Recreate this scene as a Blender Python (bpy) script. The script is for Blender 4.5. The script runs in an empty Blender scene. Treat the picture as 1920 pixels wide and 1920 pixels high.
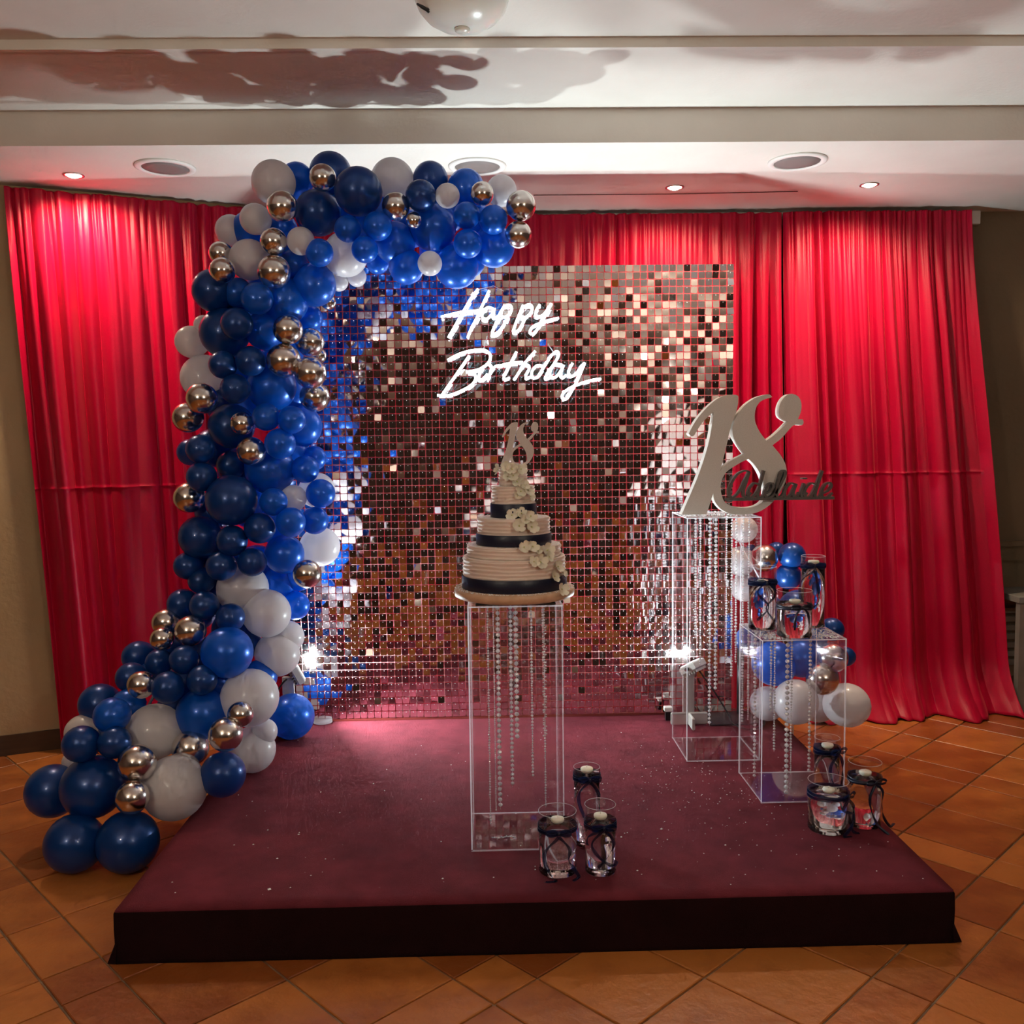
import bpy, math, random
from mathutils import Vector, Matrix, noise
from mathutils.geometry import tessellate_polygon
random.seed(7)
R = math.radians
SC = bpy.context.scene
COL = SC.collection

# ------------------------------------------------------------------ camera
FPX = 1711.0
CAM = Vector((0, 0, 1.5))
cam_rot = Matrix.Rotation(R(-1.27), 4, 'Z') @ Matrix.Rotation(R(90 - 4.45), 4, 'X') @ Matrix.Rotation(R(-0.76), 4, 'Z')
cd = bpy.data.cameras.new('camera'); cam = bpy.data.objects.new('camera', cd); COL.objects.link(cam)
cd.sensor_width = 36; cd.lens = 36 * FPX / 1920; cd.clip_start = 0.05
cam.matrix_world = Matrix.Translation(CAM) @ cam_rot
SC.camera = cam
M3 = cam_rot.to_3x3()

# ------------------------------------------------------------------ world, exposure, large lights
SC.view_settings.view_transform = 'Standard'; SC.view_settings.look = 'None'
SC.view_settings.gamma = 1.0; SC.view_settings.use_curve_mapping = False
SC.view_settings.exposure = 0.3
w = bpy.data.worlds.new('world'); SC.world = w; w.use_nodes = True
w.node_tree.nodes['Background'].inputs[0].default_value = (1.0, 0.85, 0.7, 1)
w.node_tree.nodes['Background'].inputs[1].default_value = 0.02
SC.cycles.use_denoising = True
SC.cycles.max_bounces = 9; SC.cycles.diffuse_bounces = 3; SC.cycles.glossy_bounces = 4
SC.cycles.use_adaptive_sampling = True; SC.cycles.adaptive_threshold = 0.10; SC.cycles.adaptive_min_samples = 14
SC.cycles.transmission_bounces = 7; SC.cycles.transparent_max_bounces = 20
SC.cycles.caustics_reflective = True; SC.cycles.caustics_refractive = False
SC.cycles.sample_clamp_indirect = 4.0
SC.cycles.blur_glossy = 1.0

FLOOD_W = 42.0          # each of the two LED floods on the stage
DOWN_W = 105.0           # soffit downlights over the curtains
ROOM_W = 155.0          # glow of the unseen globes added as fill behind the camera
NEON = 6.0

def spot(name, loc, direction, watts, color, angle, blend, radius, parent=None):
    l = bpy.data.lights.new(name, 'SPOT'); l.energy = watts; l.color = color
    l.spot_size = R(angle); l.spot_blend = blend; l.shadow_soft_size = radius
    o = bpy.data.objects.new(name, l); COL.objects.link(o); o.location = loc
    o.rotation_euler = Vector(direction).to_track_quat('-Z', 'Y').to_euler()
    if parent is not None:
        o.parent = parent; o.matrix_parent_inverse = parent.matrix_basis.inverted()
    return o

# ------------------------------------------------------------------ calibration: from the photo's pixels to points in the room
def ray(px, py):
    return M3 @ Vector(((px - 960) / FPX, -(py - 960) / FPX, -1.0))
def at_y(px, py, y):
    d = ray(px, py); return CAM + d * (y / d.y)
def at_z(px, py, z):
    d = ray(px, py); return CAM + d * ((z - CAM.z) / d.z)
def depth(p):
    return -(M3.transposed() @ (Vector(p) - CAM)).z
def proj(p):
    q = M3.transposed() @ (Vector(p) - CAM)
    return 960 + FPX * q.x / -q.z, 960 - FPX * q.y / -q.z

# ------------------------------------------------------------------ materials
MATS = {}
def mat(name, color=(0.8, 0.8, 0.8), rough=0.5, metal=0.0, spec=0.5, **kw):
    m = bpy.data.materials.new(name); m.use_nodes = True
    b = m.node_tree.nodes['Principled BSDF']
    b.inputs['Base Color'].default_value = (*color, 1); b.inputs['Roughness'].default_value = rough
    b.inputs['Metallic'].default_value = metal; b.inputs['Specular IOR Level'].default_value = spec
    for k, v in kw.items():
        b.inputs[k.replace('_', ' ')].default_value = v
    MATS[name] = m
    return m
def nodes(m): return m.node_tree.nodes, m.node_tree.links, m.node_tree.nodes['Principled BSDF']
def add_noise(m, scale, c0, c1, detail=4, bump=0.0, bscale=None, coords='Object', stretch=None, rnd=0.0):
    """colour between c0 and c1 by noise (and by the object's own random value), plus fine relief"""
    N, L, b = nodes(m)
    tc = N.new('ShaderNodeTexCoord'); src = tc.outputs[coords]
    if coords == 'World':
        pass
    if stretch:
        mp = N.new('ShaderNodeMapping'); mp.inputs['Scale'].default_value = stretch
        L.new(src, mp.inputs['Vector']); src = mp.outputs[0]
    nz = N.new('ShaderNodeTexNoise'); nz.inputs['Scale'].default_value = scale; nz.inputs['Detail'].default_value = detail
    L.new(src, nz.inputs['Vector'])
    fac = nz.outputs['Fac']
    if rnd:
        oi = N.new('ShaderNodeObjectInfo')
        ma = N.new('ShaderNodeMath'); ma.operation = 'MULTIPLY_ADD'
        L.new(oi.outputs['Random'], ma.inputs[0]); ma.inputs[1].default_value = rnd
        sb = N.new('ShaderNodeMath'); sb.operation = 'SUBTRACT'; L.new(fac, sb.inputs[0]); sb.inputs[1].default_value = rnd / 2
        L.new(sb.outputs[0], ma.inputs[2]); fac = ma.outputs[0]
    rp = N.new('ShaderNodeValToRGB')
    rp.color_ramp.elements[0].position = 0.3; rp.color_ramp.elements[1].position = 0.7
    rp.color_ramp.elements[0].color = (*c0, 1); rp.color_ramp.elements[1].color = (*c1, 1)
    L.new(fac, rp.inputs[0]); L.new(rp.outputs[0], b.inputs['Base Color'])
    if bump:
        n2 = N.new('ShaderNodeTexNoise'); n2.inputs['Scale'].default_value = bscale or scale * 3; n2.inputs['Detail'].default_value = 5
        L.new(src, n2.inputs['Vector'])
        bp = N.new('ShaderNodeBump'); bp.inputs['Strength'].default_value = bump; bp.inputs['Distance'].default_value = 0.01
        L.new(n2.outputs['Fac'], bp.inputs['Height']); L.new(bp.outputs[0], b.inputs['Normal'])
    return m
def emit(name, color, strength):
    m = bpy.data.materials.new(name); m.use_nodes = True; N = m.node_tree.nodes; N.clear()
    e = N.new('ShaderNodeEmission'); o = N.new('ShaderNodeOutputMaterial')
    e.inputs[0].default_value = (*color, 1); e.inputs[1].default_value = strength
    m.node_tree.links.new(e.outputs[0], o.inputs[0]); MATS[name] = m
    return m
def clear(name, tint, ior, rough=0.02, extra=0.0, gloss=(1, 1, 1)):
    """thin clear sheet: light passes straight through, Fresnel reflection on top"""
    m = bpy.data.materials.new(name); m.use_nodes = True; N, L = m.node_tree.nodes, m.node_tree.links; N.clear()
    t = N.new('ShaderNodeBsdfTransparent'); t.inputs[0].default_value = (*tint, 1)
    g = N.new('ShaderNodeBsdfGlossy'); g.inputs['Roughness'].default_value = rough; g.inputs['Color'].default_value = (*gloss, 1)
    f = N.new('ShaderNodeLayerWeight'); f.inputs[0].default_value = 0.5
    pw = N.new('ShaderNodeMath'); pw.operation = 'POWER'; pw.inputs[1].default_value = 4.5; L.new(f.outputs['Facing'], pw.inputs[0])
    r0 = ((ior - 1) / (ior + 1)) ** 2
    a = N.new('ShaderNodeMath'); a.operation = 'MULTIPLY_ADD'; a.use_clamp = True; a.inputs[1].default_value = 0.55; a.inputs[2].default_value = r0 + extra
    x = N.new('ShaderNodeMixShader'); o = N.new('ShaderNodeOutputMaterial')
    L.new(pw.outputs[0], a.inputs[0]); L.new(a.outputs[0], x.inputs[0]); L.new(t.outputs[0], x.inputs[1]); L.new(g.outputs[0], x.inputs[2])
    L.new(x.outputs[0], o.inputs[0]); MATS[name] = m
    return m
def frosted(name, color, through):
    """cut edge / translucent plastic: partly scattering, partly clear"""
    m = bpy.data.materials.new(name); m.use_nodes = True; N, L = m.node_tree.nodes, m.node_tree.links; N.clear()
    t = N.new('ShaderNodeBsdfTransparent'); d = N.new('ShaderNodeBsdfDiffuse'); tr = N.new('ShaderNodeBsdfTranslucent')
    d.inputs[0].default_value = (*color, 1); tr.inputs[0].default_value = (*color, 1)
    s = N.new('ShaderNodeMixShader'); s.inputs[0].default_value = 0.55
    x = N.new('ShaderNodeMixShader'); x.inputs[0].default_value = through; o = N.new('ShaderNodeOutputMaterial')
    L.new(d.outputs[0], s.inputs[1]); L.new(tr.outputs[0], s.inputs[2]); L.new(s.outputs[0], x.inputs[1]); L.new(t.outputs[0], x.inputs[2])
    L.new(x.outputs[0], o.inputs[0]); MATS[name] = m
    return m

add_noise(mat('plaster', rough=0.85, spec=0.2), 3, (0.70, 0.66, 0.60), (0.76, 0.72, 0.66), bump=0.08, bscale=60)
add_noise(mat('wall_paint', rough=0.8, spec=0.2), 2, (0.42, 0.30, 0.17), (0.48, 0.35, 0.21), bump=0.25, bscale=40)
add_noise(mat('wall_paint_shaded', rough=0.8, spec=0.2), 2, (0.17, 0.125, 0.08), (0.21, 0.155, 0.10), bump=0.25, bscale=40)  # wall paint with the back wall's shade put into its colour
add_noise(mat('room_wall', rough=0.8, spec=0.2), 2, (0.10, 0.065, 0.055), (0.14, 0.095, 0.08), bump=0.1, bscale=40)
add_noise(mat('dark_wood', rough=0.45), 5, (0.045, 0.022, 0.012), (0.07, 0.035, 0.018), stretch=(1, 1, 8))
add_noise(mat('terracotta', rough=0.31, spec=0.5), 7, (0.25, 0.065, 0.014), (0.45, 0.15, 0.032), detail=8, bump=0.22, bscale=26, rnd=0.55)
add_noise(mat('grout', rough=0.9), 20, (0.16, 0.10, 0.06), (0.28, 0.19, 0.12))
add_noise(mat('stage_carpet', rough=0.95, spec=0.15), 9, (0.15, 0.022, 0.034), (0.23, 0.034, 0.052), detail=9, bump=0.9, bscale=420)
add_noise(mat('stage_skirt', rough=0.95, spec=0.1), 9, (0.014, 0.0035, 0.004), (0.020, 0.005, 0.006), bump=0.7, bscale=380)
m = mat('satin', (0.62, 0.004, 0.028), 0.40, spec=0.28, Sheen_Weight=0.35, Sheen_Roughness=0.35, Anisotropic=0.5)
m.node_tree.nodes['Principled BSDF'].inputs['Sheen Tint'].default_value = (1, 0.12, 0.16, 1)
add_noise(m, 240, (0.37, 0.0006, 0.026), (0.46, 0.001, 0.033), bump=0.10, bscale=420)

def balloon_mat(name, color, rough, trans, tcol, coat=0.35, metal=0.0):
    m = mat(name, color, rough, metal, 0.5, Coat_Weight=coat, Coat_Roughness=0.06)
    N, L, b = nodes(m); out = N['Material Output']
    tr = N.new('ShaderNodeBsdfTranslucent'); tr.inputs[0].default_value = (*tcol, 1)
    x = N.new('ShaderNodeMixShader'); x.inputs[0].default_value = trans
    L.new(b.outputs[0], x.inputs[1]); L.new(tr.outputs[0], x.inputs[2]); L.new(x.outputs[0], out.inputs['Surface'])
    return m
balloon_mat('balloon_blue', (0.003, 0.115, 0.60), 0.30, 0.30, (0.005, 0.40, 1.0), metal=0.3)
balloon_mat('balloon_navy', (0.003, 0.052, 0.24), 0.30, 0.20, (0.005, 0.22, 0.8), metal=0.3)  # same blue pearl, darkened in colour for balloons that get less light
balloon_mat('balloon_white', (0.74, 0.71, 0.73), 0.30, 0.35, (0.85, 0.85, 0.9), coat=0.25)
mat('balloon_silver', (0.70, 0.66, 0.63), 0.19, 1.0)

mat('sequin_mirror', (0.78, 0.73, 0.745), 0.045, 1.0)
mat('rail_red', (0.16, 0.02, 0.015), 0.5)
mat('pin', (0.9, 0.9, 0.92), 0.25, 0.6)
frosted('grid_plastic', (0.70, 0.48, 0.48), 0.50)
clear('acrylic', (0.985, 0.985, 0.99), 1.40, 0.015)
frosted('acrylic_edge', (0.95, 0.95, 1.0), 0.30)
clear('vase_glass', (0.96, 0.97, 0.98), 1.5, 0.01)
frosted('glass_rim', (0.95, 0.97, 1.0), 0.45)
m = mat('water', (1, 1, 1), 0.0, 0, 0.5, Transmission_Weight=1.0, IOR=1.33)
m = mat('glass_base', (0.97, 0.98, 1.0), 0.0, 0, 0.5, Transmission_Weight=1.0, IOR=1.5)
frosted('crystal', (1.0, 1.0, 1.0), 0.15)
N_, L_ = MATS['crystal'].node_tree.nodes, MATS['crystal'].node_tree.links
g_ = N_.new('ShaderNodeBsdfGlossy'); g_.inputs['Roughness'].default_value = 0.06
x_ = N_.new('ShaderNodeMixShader'); x_.inputs[0].default_value = 0.45
o_ = [n for n in N_ if n.type == 'OUTPUT_MATERIAL'][0]; src_ = o_.inputs[0].links[0].from_socket
L_.new(src_, x_.inputs[1]); L_.new(g_.outputs[0], x_.inputs[2]); L_.new(x_.outputs[0], o_.inputs[0])
frosted('sign_edge', (0.55, 0.85, 0.92), 0.62)
add_noise(mat('crystal_chip', rough=0.12, metal=0.55), 300, (0.5, 0.48, 0.46), (0.95, 0.95, 0.97))
mat('thread', (0.8, 0.8, 0.8), 0.5)
add_noise(mat('icing', rough=0.7, spec=0.3, Subsurface_Weight=0.08), 18, (0.80, 0.64, 0.56), (0.86, 0.71, 0.63), bump=0.12, bscale=60, stretch=(1, 1, 6))
mat('navy_ribbon', (0.003, 0.006, 0.026), 0.42, spec=0.5)
add_noise(mat('board_foil', rough=0.5), 30, (0.55, 0.33, 0.20), (0.68, 0.43, 0.28))
mat('sugar', (0.85, 0.84, 0.82), 0.5)
mat('petal', (0.82, 0.75, 0.60), 0.6, Subsurface_Weight=0.1)
mat('petal_heart', (0.60, 0.58, 0.22), 0.6)
add_noise(mat('glitter_card', rough=0.45, metal=0.35), 900, (0.52, 0.45, 0.43), (0.72, 0.65, 0.62), detail=1)
add_noise(mat('white_foam', rough=0.75, spec=0.25), 300, (0.62, 0.58, 0.53), (0.72, 0.68, 0.63), detail=2)
add_noise(mat('dark_silver', rough=0.45, metal=0.35), 500, (0.075, 0.064, 0.06), (0.12, 0.105, 0.10), detail=2)  # silver with the dark surroundings it mirrors put into its colour
organza = frosted('organza', (0.012, 0.022, 0.09), 0.45)
mat('organza_hem', (0.004, 0.007, 0.03), 0.45, spec=0.5)
mat('wax', (0.86, 0.82, 0.68), 0.5, Subsurface_Weight=0.2)
mat('wick', (0.75, 0.7, 0.6), 0.8)
mat('lamp_grey', (0.46, 0.44, 0.40), 0.5)
mat('black_plastic', (0.012, 0.012, 0.013), 0.4)
mat('white_paint', (0.78, 0.76, 0.72), 0.5)
mat('speaker_grille', (0.20, 0.17, 0.16), 0.7)
mat('steel', (0.6, 0.58, 0.55), 0.3, 1.0)
mat('dome_glass', (0.82, 0.84, 0.78), 0.25, Subsurface_Weight=0.1)
add_noise(mat('grey_table', rough=0.6), 10, (0.16, 0.15, 0.13), (0.21, 0.20, 0.18))
emit('neon_light', (0.80, 0.93, 1.0), NEON)
emit('flood_light', (0.90, 0.95, 1.0), 45)
emit('room_fill', (1.0, 0.86, 0.68), ROOM_W)
emit('down_light', (1.0, 0.80, 0.55), 22)

# ------------------------------------------------------------------ mesh helpers
class MB:
    def __init__(s): s.v = []; s.f = []; s.m = []; s.sm = []
    def add(s, vs, fs, mi=0, smooth=False):
        o = len(s.v); s.v += [tuple(v) for v in vs]
        for f in fs:
            s.f.append([o + i for i in f]); s.m.append(mi); s.sm.append(smooth)
    def box(s, a, b, mi=0, bev=0.0):
        x0, y0, z0 = a; x1, y1, z1 = b
        if bev <= 0:
            s.add([(x0, y0, z0), (x1, y0, z0), (x1, y1, z0), (x0, y1, z0), (x0, y0, z1), (x1, y0, z1), (x1, y1, z1), (x0, y1, z1)],
                  [(0, 3, 2, 1), (4, 5, 6, 7), (0, 1, 5, 4), (1, 2, 6, 5), (2, 3, 7, 6), (3, 0, 4, 7)], mi)
        else:
            e = bev
            ring = lambda i, z: [(x0 + i, y0 + i, z), (x1 - i, y0 + i, z), (x1 - i, y1 - i, z), (x0 + i, y1 - i, z)]
            vs = ring(e, z0) + ring(0, z0 + e) + ring(0, z1 - e) + ring(e, z1)
            fs = [(3, 2, 1, 0), (12, 13, 14, 15)]
            for k in range(3):
                for i in range(4):
                    j = (i + 1) % 4; fs.append((k * 4 + i, k * 4 + j, k * 4 + 4 + j, k * 4 + 4 + i))
            s.add(vs, fs, mi)
    def lathe(s, prof, c=(0, 0, 0), n=32, mi=0, smooth=True, closed=False, fn=None):
        """prof: list of (radius, z); fn(angle, r, z) -> radius"""
        vs, fs = [], []
        for (r, z) in prof:
            for i in range(n):
                a = 2 * math.pi * i / n; rr = fn(a, r, z) if fn else r
                vs.append((c[0] + rr * math.cos(a), c[1] + rr * math.sin(a), c[2] + z))
        k = len(prof)
        for j in range(k - 1 if not closed else k):
            for i in range(n):
                i2 = (i + 1) % n; j2 = (j + 1) % k
                fs.append((j * n + i, j * n + i2, j2 * n + i2, j2 * n + i))
        if not closed:
            if prof[0][0] > 1e-6: fs.append(tuple(reversed(range(n))))
            if prof[-1][0] > 1e-6: fs.append(tuple(range((k - 1) * n, k * n)))
        s.add(vs, fs, mi, smooth)
    def tube(s, pts, r, n=8, mi=0, smooth=True, caps=True):
        pts = [Vector(p) for p in pts]; vs, fs = [], []
        up = None
        for i, p in enumerate(pts):
            t = (pts[min(i + 1, len(pts) - 1)] - pts[max(i - 1, 0)])
            t = t.normalized() if t.length > 1e-9 else Vector((0, 0, 1))
            if up is None:
                up = Vector((0, 1, 0)) if abs(t.y) < 0.9 else Vector((1, 0, 0))
            up = (up - t * up.dot(t)).normalized(); sd = t.cross(up)
            rr = r[i] if isinstance(r, (list, tuple)) else r
            for k in range(n):
                a = 2 * math.pi * k / n; vs.append(p + (up * math.cos(a) + sd * math.sin(a)) * rr)
        for j in range(len(pts) - 1):
            for k in range(n):
                k2 = (k + 1) % n; fs.append((j * n + k, j * n + k2, (j + 1) * n + k2, (j + 1) * n + k))
        if caps:
            fs.append(tuple(reversed(range(n)))); fs.append(tuple(range((len(pts) - 1) * n, len(pts) * n)))
        s.add(vs, fs, mi, smooth)
    def strip(s, pts, wdir, width, thick=0.0006, mi=0):
        """thin ribbon: along pts, width along wdir (vector or list), real thickness"""
        pts = [Vector(p) for p in pts]; vs, fs = [], []
        for i, p in enumerate(pts):
            t = (pts[min(i + 1, len(pts) - 1)] - pts[max(i - 1, 0)]).normalized()
            wd = Vector(wdir[i] if isinstance(wdir, list) else wdir)
            wd = (wd - t * wd.dot(t))
            wd = wd.normalized() if wd.length > 1e-6 else Vector((1, 0, 0))
            nn = t.cross(wd) * thick / 2; h = wd * width / 2
            vs += [p - h - nn, p + h - nn, p + h + nn, p - h + nn]
        for j in range(len(pts) - 1):
            for k in range(4):
                k2 = (k + 1) % 4; fs.append((j * 4 + k, j * 4 + k2, j * 4 + 4 + k2, j * 4 + 4 + k))
        e = (len(pts) - 1) * 4; fs += [(3, 2, 1, 0), (e, e + 1, e + 2, e + 3)]
        s.add(vs, fs, mi, True)
    def plate(s, loops, y0, y1, mi=0, mside=None):
        """closed loops [(x,z)..] (outer first, holes after) extruded between y0 (front) and y1"""
        flat = [p for l in loops for p in l]; n = len(flat)
        tris = tessellate_polygon([[Vector((p[0], p[1], 0)) for p in l] for l in loops])
        vs = [(p[0], y0, p[1]) for p in flat] + [(p[0], y1, p[1]) for p in flat]
        s.add(vs, [tuple(t) for t in tris] + [tuple(i + n for i in reversed(t)) for t in tris], mi)
        o = 0; fs = []
        for l in loops:
            k = len(l)
            for i in range(k):
                j = (i + 1) % k; fs.append((o + i, o + j, o + j + n, o + i + n))
            o += k
        s.add(vs, fs, mi if mside is None else mside)
    def mesh(s, name, mats):
        me = bpy.data.meshes.new(name); me.from_pydata(s.v, [], s.f)
        for m in (mats if isinstance(mats, (list, tuple)) else [mats]): me.materials.append(MATS[m])
        me.polygons.foreach_set('material_index', s.m); me.polygons.foreach_set('use_smooth', s.sm)
        me.update(); return me
    def build(s, name, mats, parent=None, fix=False):
        me = s.mesh(name, mats)
        if fix:
            import bmesh
            bm = bmesh.new(); bm.from_mesh(me); bmesh.ops.recalc_face_normals(bm, faces=bm.faces); bm.to_mesh(me); bm.free()
        return link(name, me, parent)
def link(name, me, parent=None, loc=None, rot=None, scale=None):
    o = bpy.data.objects.new(name, me); COL.objects.link(o)
    if parent is not None: o.parent = parent; o.matrix_parent_inverse = parent.matrix_basis.inverted()
    if loc is not None: o.location = loc
    if rot is not None: o.rotation_euler = rot
    if scale is not None: o.scale = (scale,) * 3 if not isinstance(scale, (tuple, list)) else scale
    return o
def empty(name, loc): 
    o = bpy.data.objects.new(name, None); COL.objects.link(o); o.location = loc; o.empty_display_size = 0.05
    return o
def tag(o, label=None, cat=None, group=None, kind=None):
    if label: o['label'] = label
    if cat: o['category'] = cat
    if group: o['group'] = group
    if kind: o['kind'] = kind
    return o
def struct(o, label=None): o['kind'] = 'structure'; return tag(o, label) if label else o
def spline(pts, per=6, closed=False):
    """Catmull-Rom through the points (any dimension)"""
    P = [Vector(p) for p in pts]; n = len(P); out = []
    rng = range(n) if closed else range(n - 1)
    for i in rng:
        g = (lambda k: P[k % n]) if closed else (lambda k: P[max(0, min(n - 1, k))])
        p0, p1, p2, p3 = g(i - 1), g(i), g(i + 1), g(i + 2)
        for j in range(per):
            t = j / per
            out.append(0.5 * ((2 * p1) + (p2 - p0) * t + (2 * p0 - 5 * p1 + 4 * p2 - p3) * t * t + (3 * p1 - p0 - 3 * p2 + p3) * t ** 3))
    if not closed: out.append(P[-1].copy())
    return out

# ------------------------------------------------------------------ the room
SOF = 2.735; CEIL = 2.868; CEIL2 = 2.895; STAGE = 0.165
XL, XR, YB = -4.2, 4.2, -5.2
BEAM_Y = 3.92
b = MB(); b.box((XL, BEAM_Y, SOF), (XR, 5.35, SOF + 0.05)); struct(b.build('ceiling_lowered', 'plaster'))
b = MB(); b.box((XL, BEAM_Y - 0.03, SOF - 0.004), (XR, BEAM_Y, CEIL + 0.06)); struct(b.build('trim_1', 'plaster'))
b = MB(); b.box((XL, 3.31, CEIL), (XR, BEAM_Y - 0.032, CEIL + 0.05)); struct(b.build('ceiling_step', 'plaster'))
b = MB(); b.box((XL, 3.285, CEIL - 0.006), (XR, 3.308, CEIL + 0.05)); struct(b.build('trim_2', 'plaster'))
b = MB(); b.box((XL, YB, CEIL2), (XR, 3.284, CEIL2 + 0.05)); struct(b.build('ceiling', 'plaster'))
b = MB(); b.box((-1.2, 5.12, 0), (XR, 5.22, SOF)); struct(b.build('wall_back', 'wall_paint_shaded'))
def slab(mb, p, q, th, z0, z1, mi=0):
    p, q = Vector((*p, 0)), Vector((*q, 0)); n = Vector((-(q - p).y, (q - p).x, 0)).normalized() * th
    c = [p, q, q + n, p + n]
    mb.add([(a.x, a.y, z) for z in (z0, z1) for a in c], [(0, 3, 2, 1), (4, 5, 6, 7), (0, 1, 5, 4), (1, 2, 6, 5), (2, 3, 7, 6), (3, 0, 4, 7)], mi)
def lwall(x): return 4.475 + 0.40 * (x + 2.25)
b = MB(); slab(b, (XL, lwall(XL)), (-0.6, lwall(-0.6)), 0.1, 0, SOF); struct(b.build('wall_angled', 'wall_paint'))
b = MB(); slab(b, (XL, lwall(XL) - 0.012), (-1.0, lwall(-1.0) - 0.012), 0.011, 0.0, 0.10); struct(b.build('baseboard_left', 'dark_wood'))
b = MB(); b.box((XL - 0.1, YB, 0), (XL, 5.3, CEIL2)); struct(b.build('wall_left', 'room_wall'))
b = MB(); b.box((XR, YB, 0), (XR + 0.1, 5.3, CEIL2)); struct(b.build('wall_right', 'room_wall'))
b = MB(); b.box((XL, YB - 0.1, 0), (XR, YB, CEIL2)); struct(b.build('wall_front', 'room_wall'))
# dark timber dado and doors of the room behind the camera, seen in the mirrors only
b = MB(); b.box((XL, YB, 0), (XR, YB + 0.02, 1.0)); b.box((XL, YB, 1.0), (XR, YB + 0.05, 1.05)); struct(b.build('trim_3', 'dark_wood'))
for n_, x0 in (('door_1', -2.2), ('door_2', 1.3)):
    d = struct(MB().build(n_, 'dark_wood')) if False else None
    b = MB(); b.box((x0, YB + 0.051, 0), (x0 + 0.9, YB + 0.09, 2.05), 0, 0.006)
    for k in range(2):
        b.box((x0 + 0.12, YB + 0.088, 0.2 + k * 0.95), (x0 + 0.78, YB + 0.10, 0.95 + k * 0.95), 0, 0.008)
    struct(b.build(n_, 'dark_wood'))
b = MB(); b.box((2.55, 5.09, 0.865), (XR, 5.119, 0.895)); b.box((2.55, 5.105, 0.78), (XR, 5.119, 0.865)); struct(b.build('trim_4', 'wall_paint_shaded'))
b = MB(); b.box((2.4, 5.10, 0.0), (XR, 5.119, 0.11)); struct(b.build('baseboard_right', 'dark_wood'))
# curtain batten under the soffit
b = MB()
b.box((-0.9, 5.085, SOF - 0.075), (1.61, 5.119, SOF - 0.001), 0, 0.003); b.box((1.615, 5.085, SOF - 0.075), (2.72, 5.119, SOF - 0.001), 0, 0.003)
struct(b.build('trim_5', 'white_paint'))

b = MB(); b.tube([at_z(1000, 366, SOF - 0.004), at_z(1250, 364, SOF - 0.006), at_z(1496, 359, SOF - 0.004)], 0.0022, 6); struct(b.build('trim_6', 'dark_wood'))

# ------------------------------------------------------------------ floor of terracotta tiles
b = MB(); b.box((XL, YB, -0.06), (XR, 5.3, -0.007)); floor = struct(b.build('floor', 'grout'))
A = R(42.873); U0, V0, TS, TL = 0.7511, 0.8935, 0.1655, 0.3302
PER = TS + 2 * TL
def lines(k): return (k // 3) * PER + (0, TS, TS + TL)[k % 3]
G = 0.0034
tile_mesh = {}
rest = MB()
def tile(mb, du, dv):
    mb.box((0, 0, -0.012), (du, dv, 0.0), 0, 0.0022)
for i in range(-27, 27):
    for j in range(-30, 27):
        u0, u1 = U0 + lines(i) + G, U0 + lines(i + 1) - G
        v0, v1 = V0 + lines(j) + G, V0 + lines(j + 1) - G
        cu, cv = (u0 + u1) / 2, (v0 + v1) / 2
        X = cu * math.cos(A) - cv * math.sin(A); Y = cu * math.sin(A) + cv * math.cos(A)
        if not (XL - 0.1 < X < XR + 0.1 and YB - 0.1 < Y < 5.1): continue
        if Y > lwall(X) + 0.1: continue
        under = -0.9 < X < 1.15 and 2.78 < Y < 4.3
        seen = False
        if Y > 1.9 and not under:
            for (a_, c_) in ((u0, v0), (u1, v0), (u0, v1), (u1, v1), (cu, cv)):
                q = proj((a_ * math.cos(A) - c_ * math.sin(A), a_ * math.sin(A) + c_ * math.cos(A), 0))
                if -10 < q[0] < 1930 and 0 < q[1] < 1930: seen = True
        key = (round(u1 - u0, 3), round(v1 - v0, 3))
        dz = random.uniform(-0.0012, 0.0004)
        o3 = (u0 * math.cos(A) - v0 * math.sin(A), u0 * math.sin(A) + v0 * math.cos(A), dz)
        if seen:
            if key not in tile_mesh:
                t = MB(); tile(t, *key); tile_mesh[key] = t.mesh('tile', 'terracotta')
            link('tile', tile_mesh[key], floor, o3, (0, 0, A))
        elif not under:
            n0 = len(rest.v); tile(rest, *key); ca, sa = math.cos(A), math.sin(A)
            for k in range(n0, len(rest.v)):
                x, y, z = rest.v[k]; rest.v[k] = (o3[0] + x * ca - y * sa, o3[1] + x * sa + y * ca, z + dz)
tag(rest.build('tiles_beyond', 'terracotta', floor), kind='stuff')

# ------------------------------------------------------------------ stage
SX0, SX1, SY0, SY1 = -1.11, 1.348, 2.573, 4.42
st = tag(empty('stage_platform', (0.12, 3.5, 0)), 'low square stage platform covered in worn maroon carpet', 'stage')
nx, ny = 60, 46
b = MB(); vs = []; fs = []
for j in range(ny + 1):
    for i in range(nx + 1):
        x = SX0 + (SX1 - SX0) * i / nx; y = SY0 + (SY1 - SY0) * j / ny
        e = min(i, nx - i, j, ny - j)
        z = STAGE + 0.0018 * noise.noise((x * 3, y * 3, 0.3)) - (0.006 if e == 0 else 0.0)
        vs.append((x, y, z))
for j in range(ny):
    for i in range(nx):
        a = j * (nx + 1) + i; fs.append((a, a + 1, a + nx + 2, a + nx + 1))
b.add(vs, fs, 0, True)
edge = [i for i in range(nx + 1)] + [j * (nx + 1) + nx for j in range(1, ny + 1)] + [ny * (nx + 1) + i for i in range(nx - 1, -1, -1)] + [j * (nx + 1) for j in range(ny - 1, 0, -1)]
o = len(b.v); b.v += [(vs[k][0], vs[k][1], STAGE - 0.014) for k in edge]
for k in range(len(edge)):
    k2 = (k + 1) % len(edge); b.f.append([edge[k], o + k, o + k2, edge[k2]]); b.m.append(0); b.sm.append(True)
b.build('carpet_top', 'stage_carpet', st)
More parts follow.
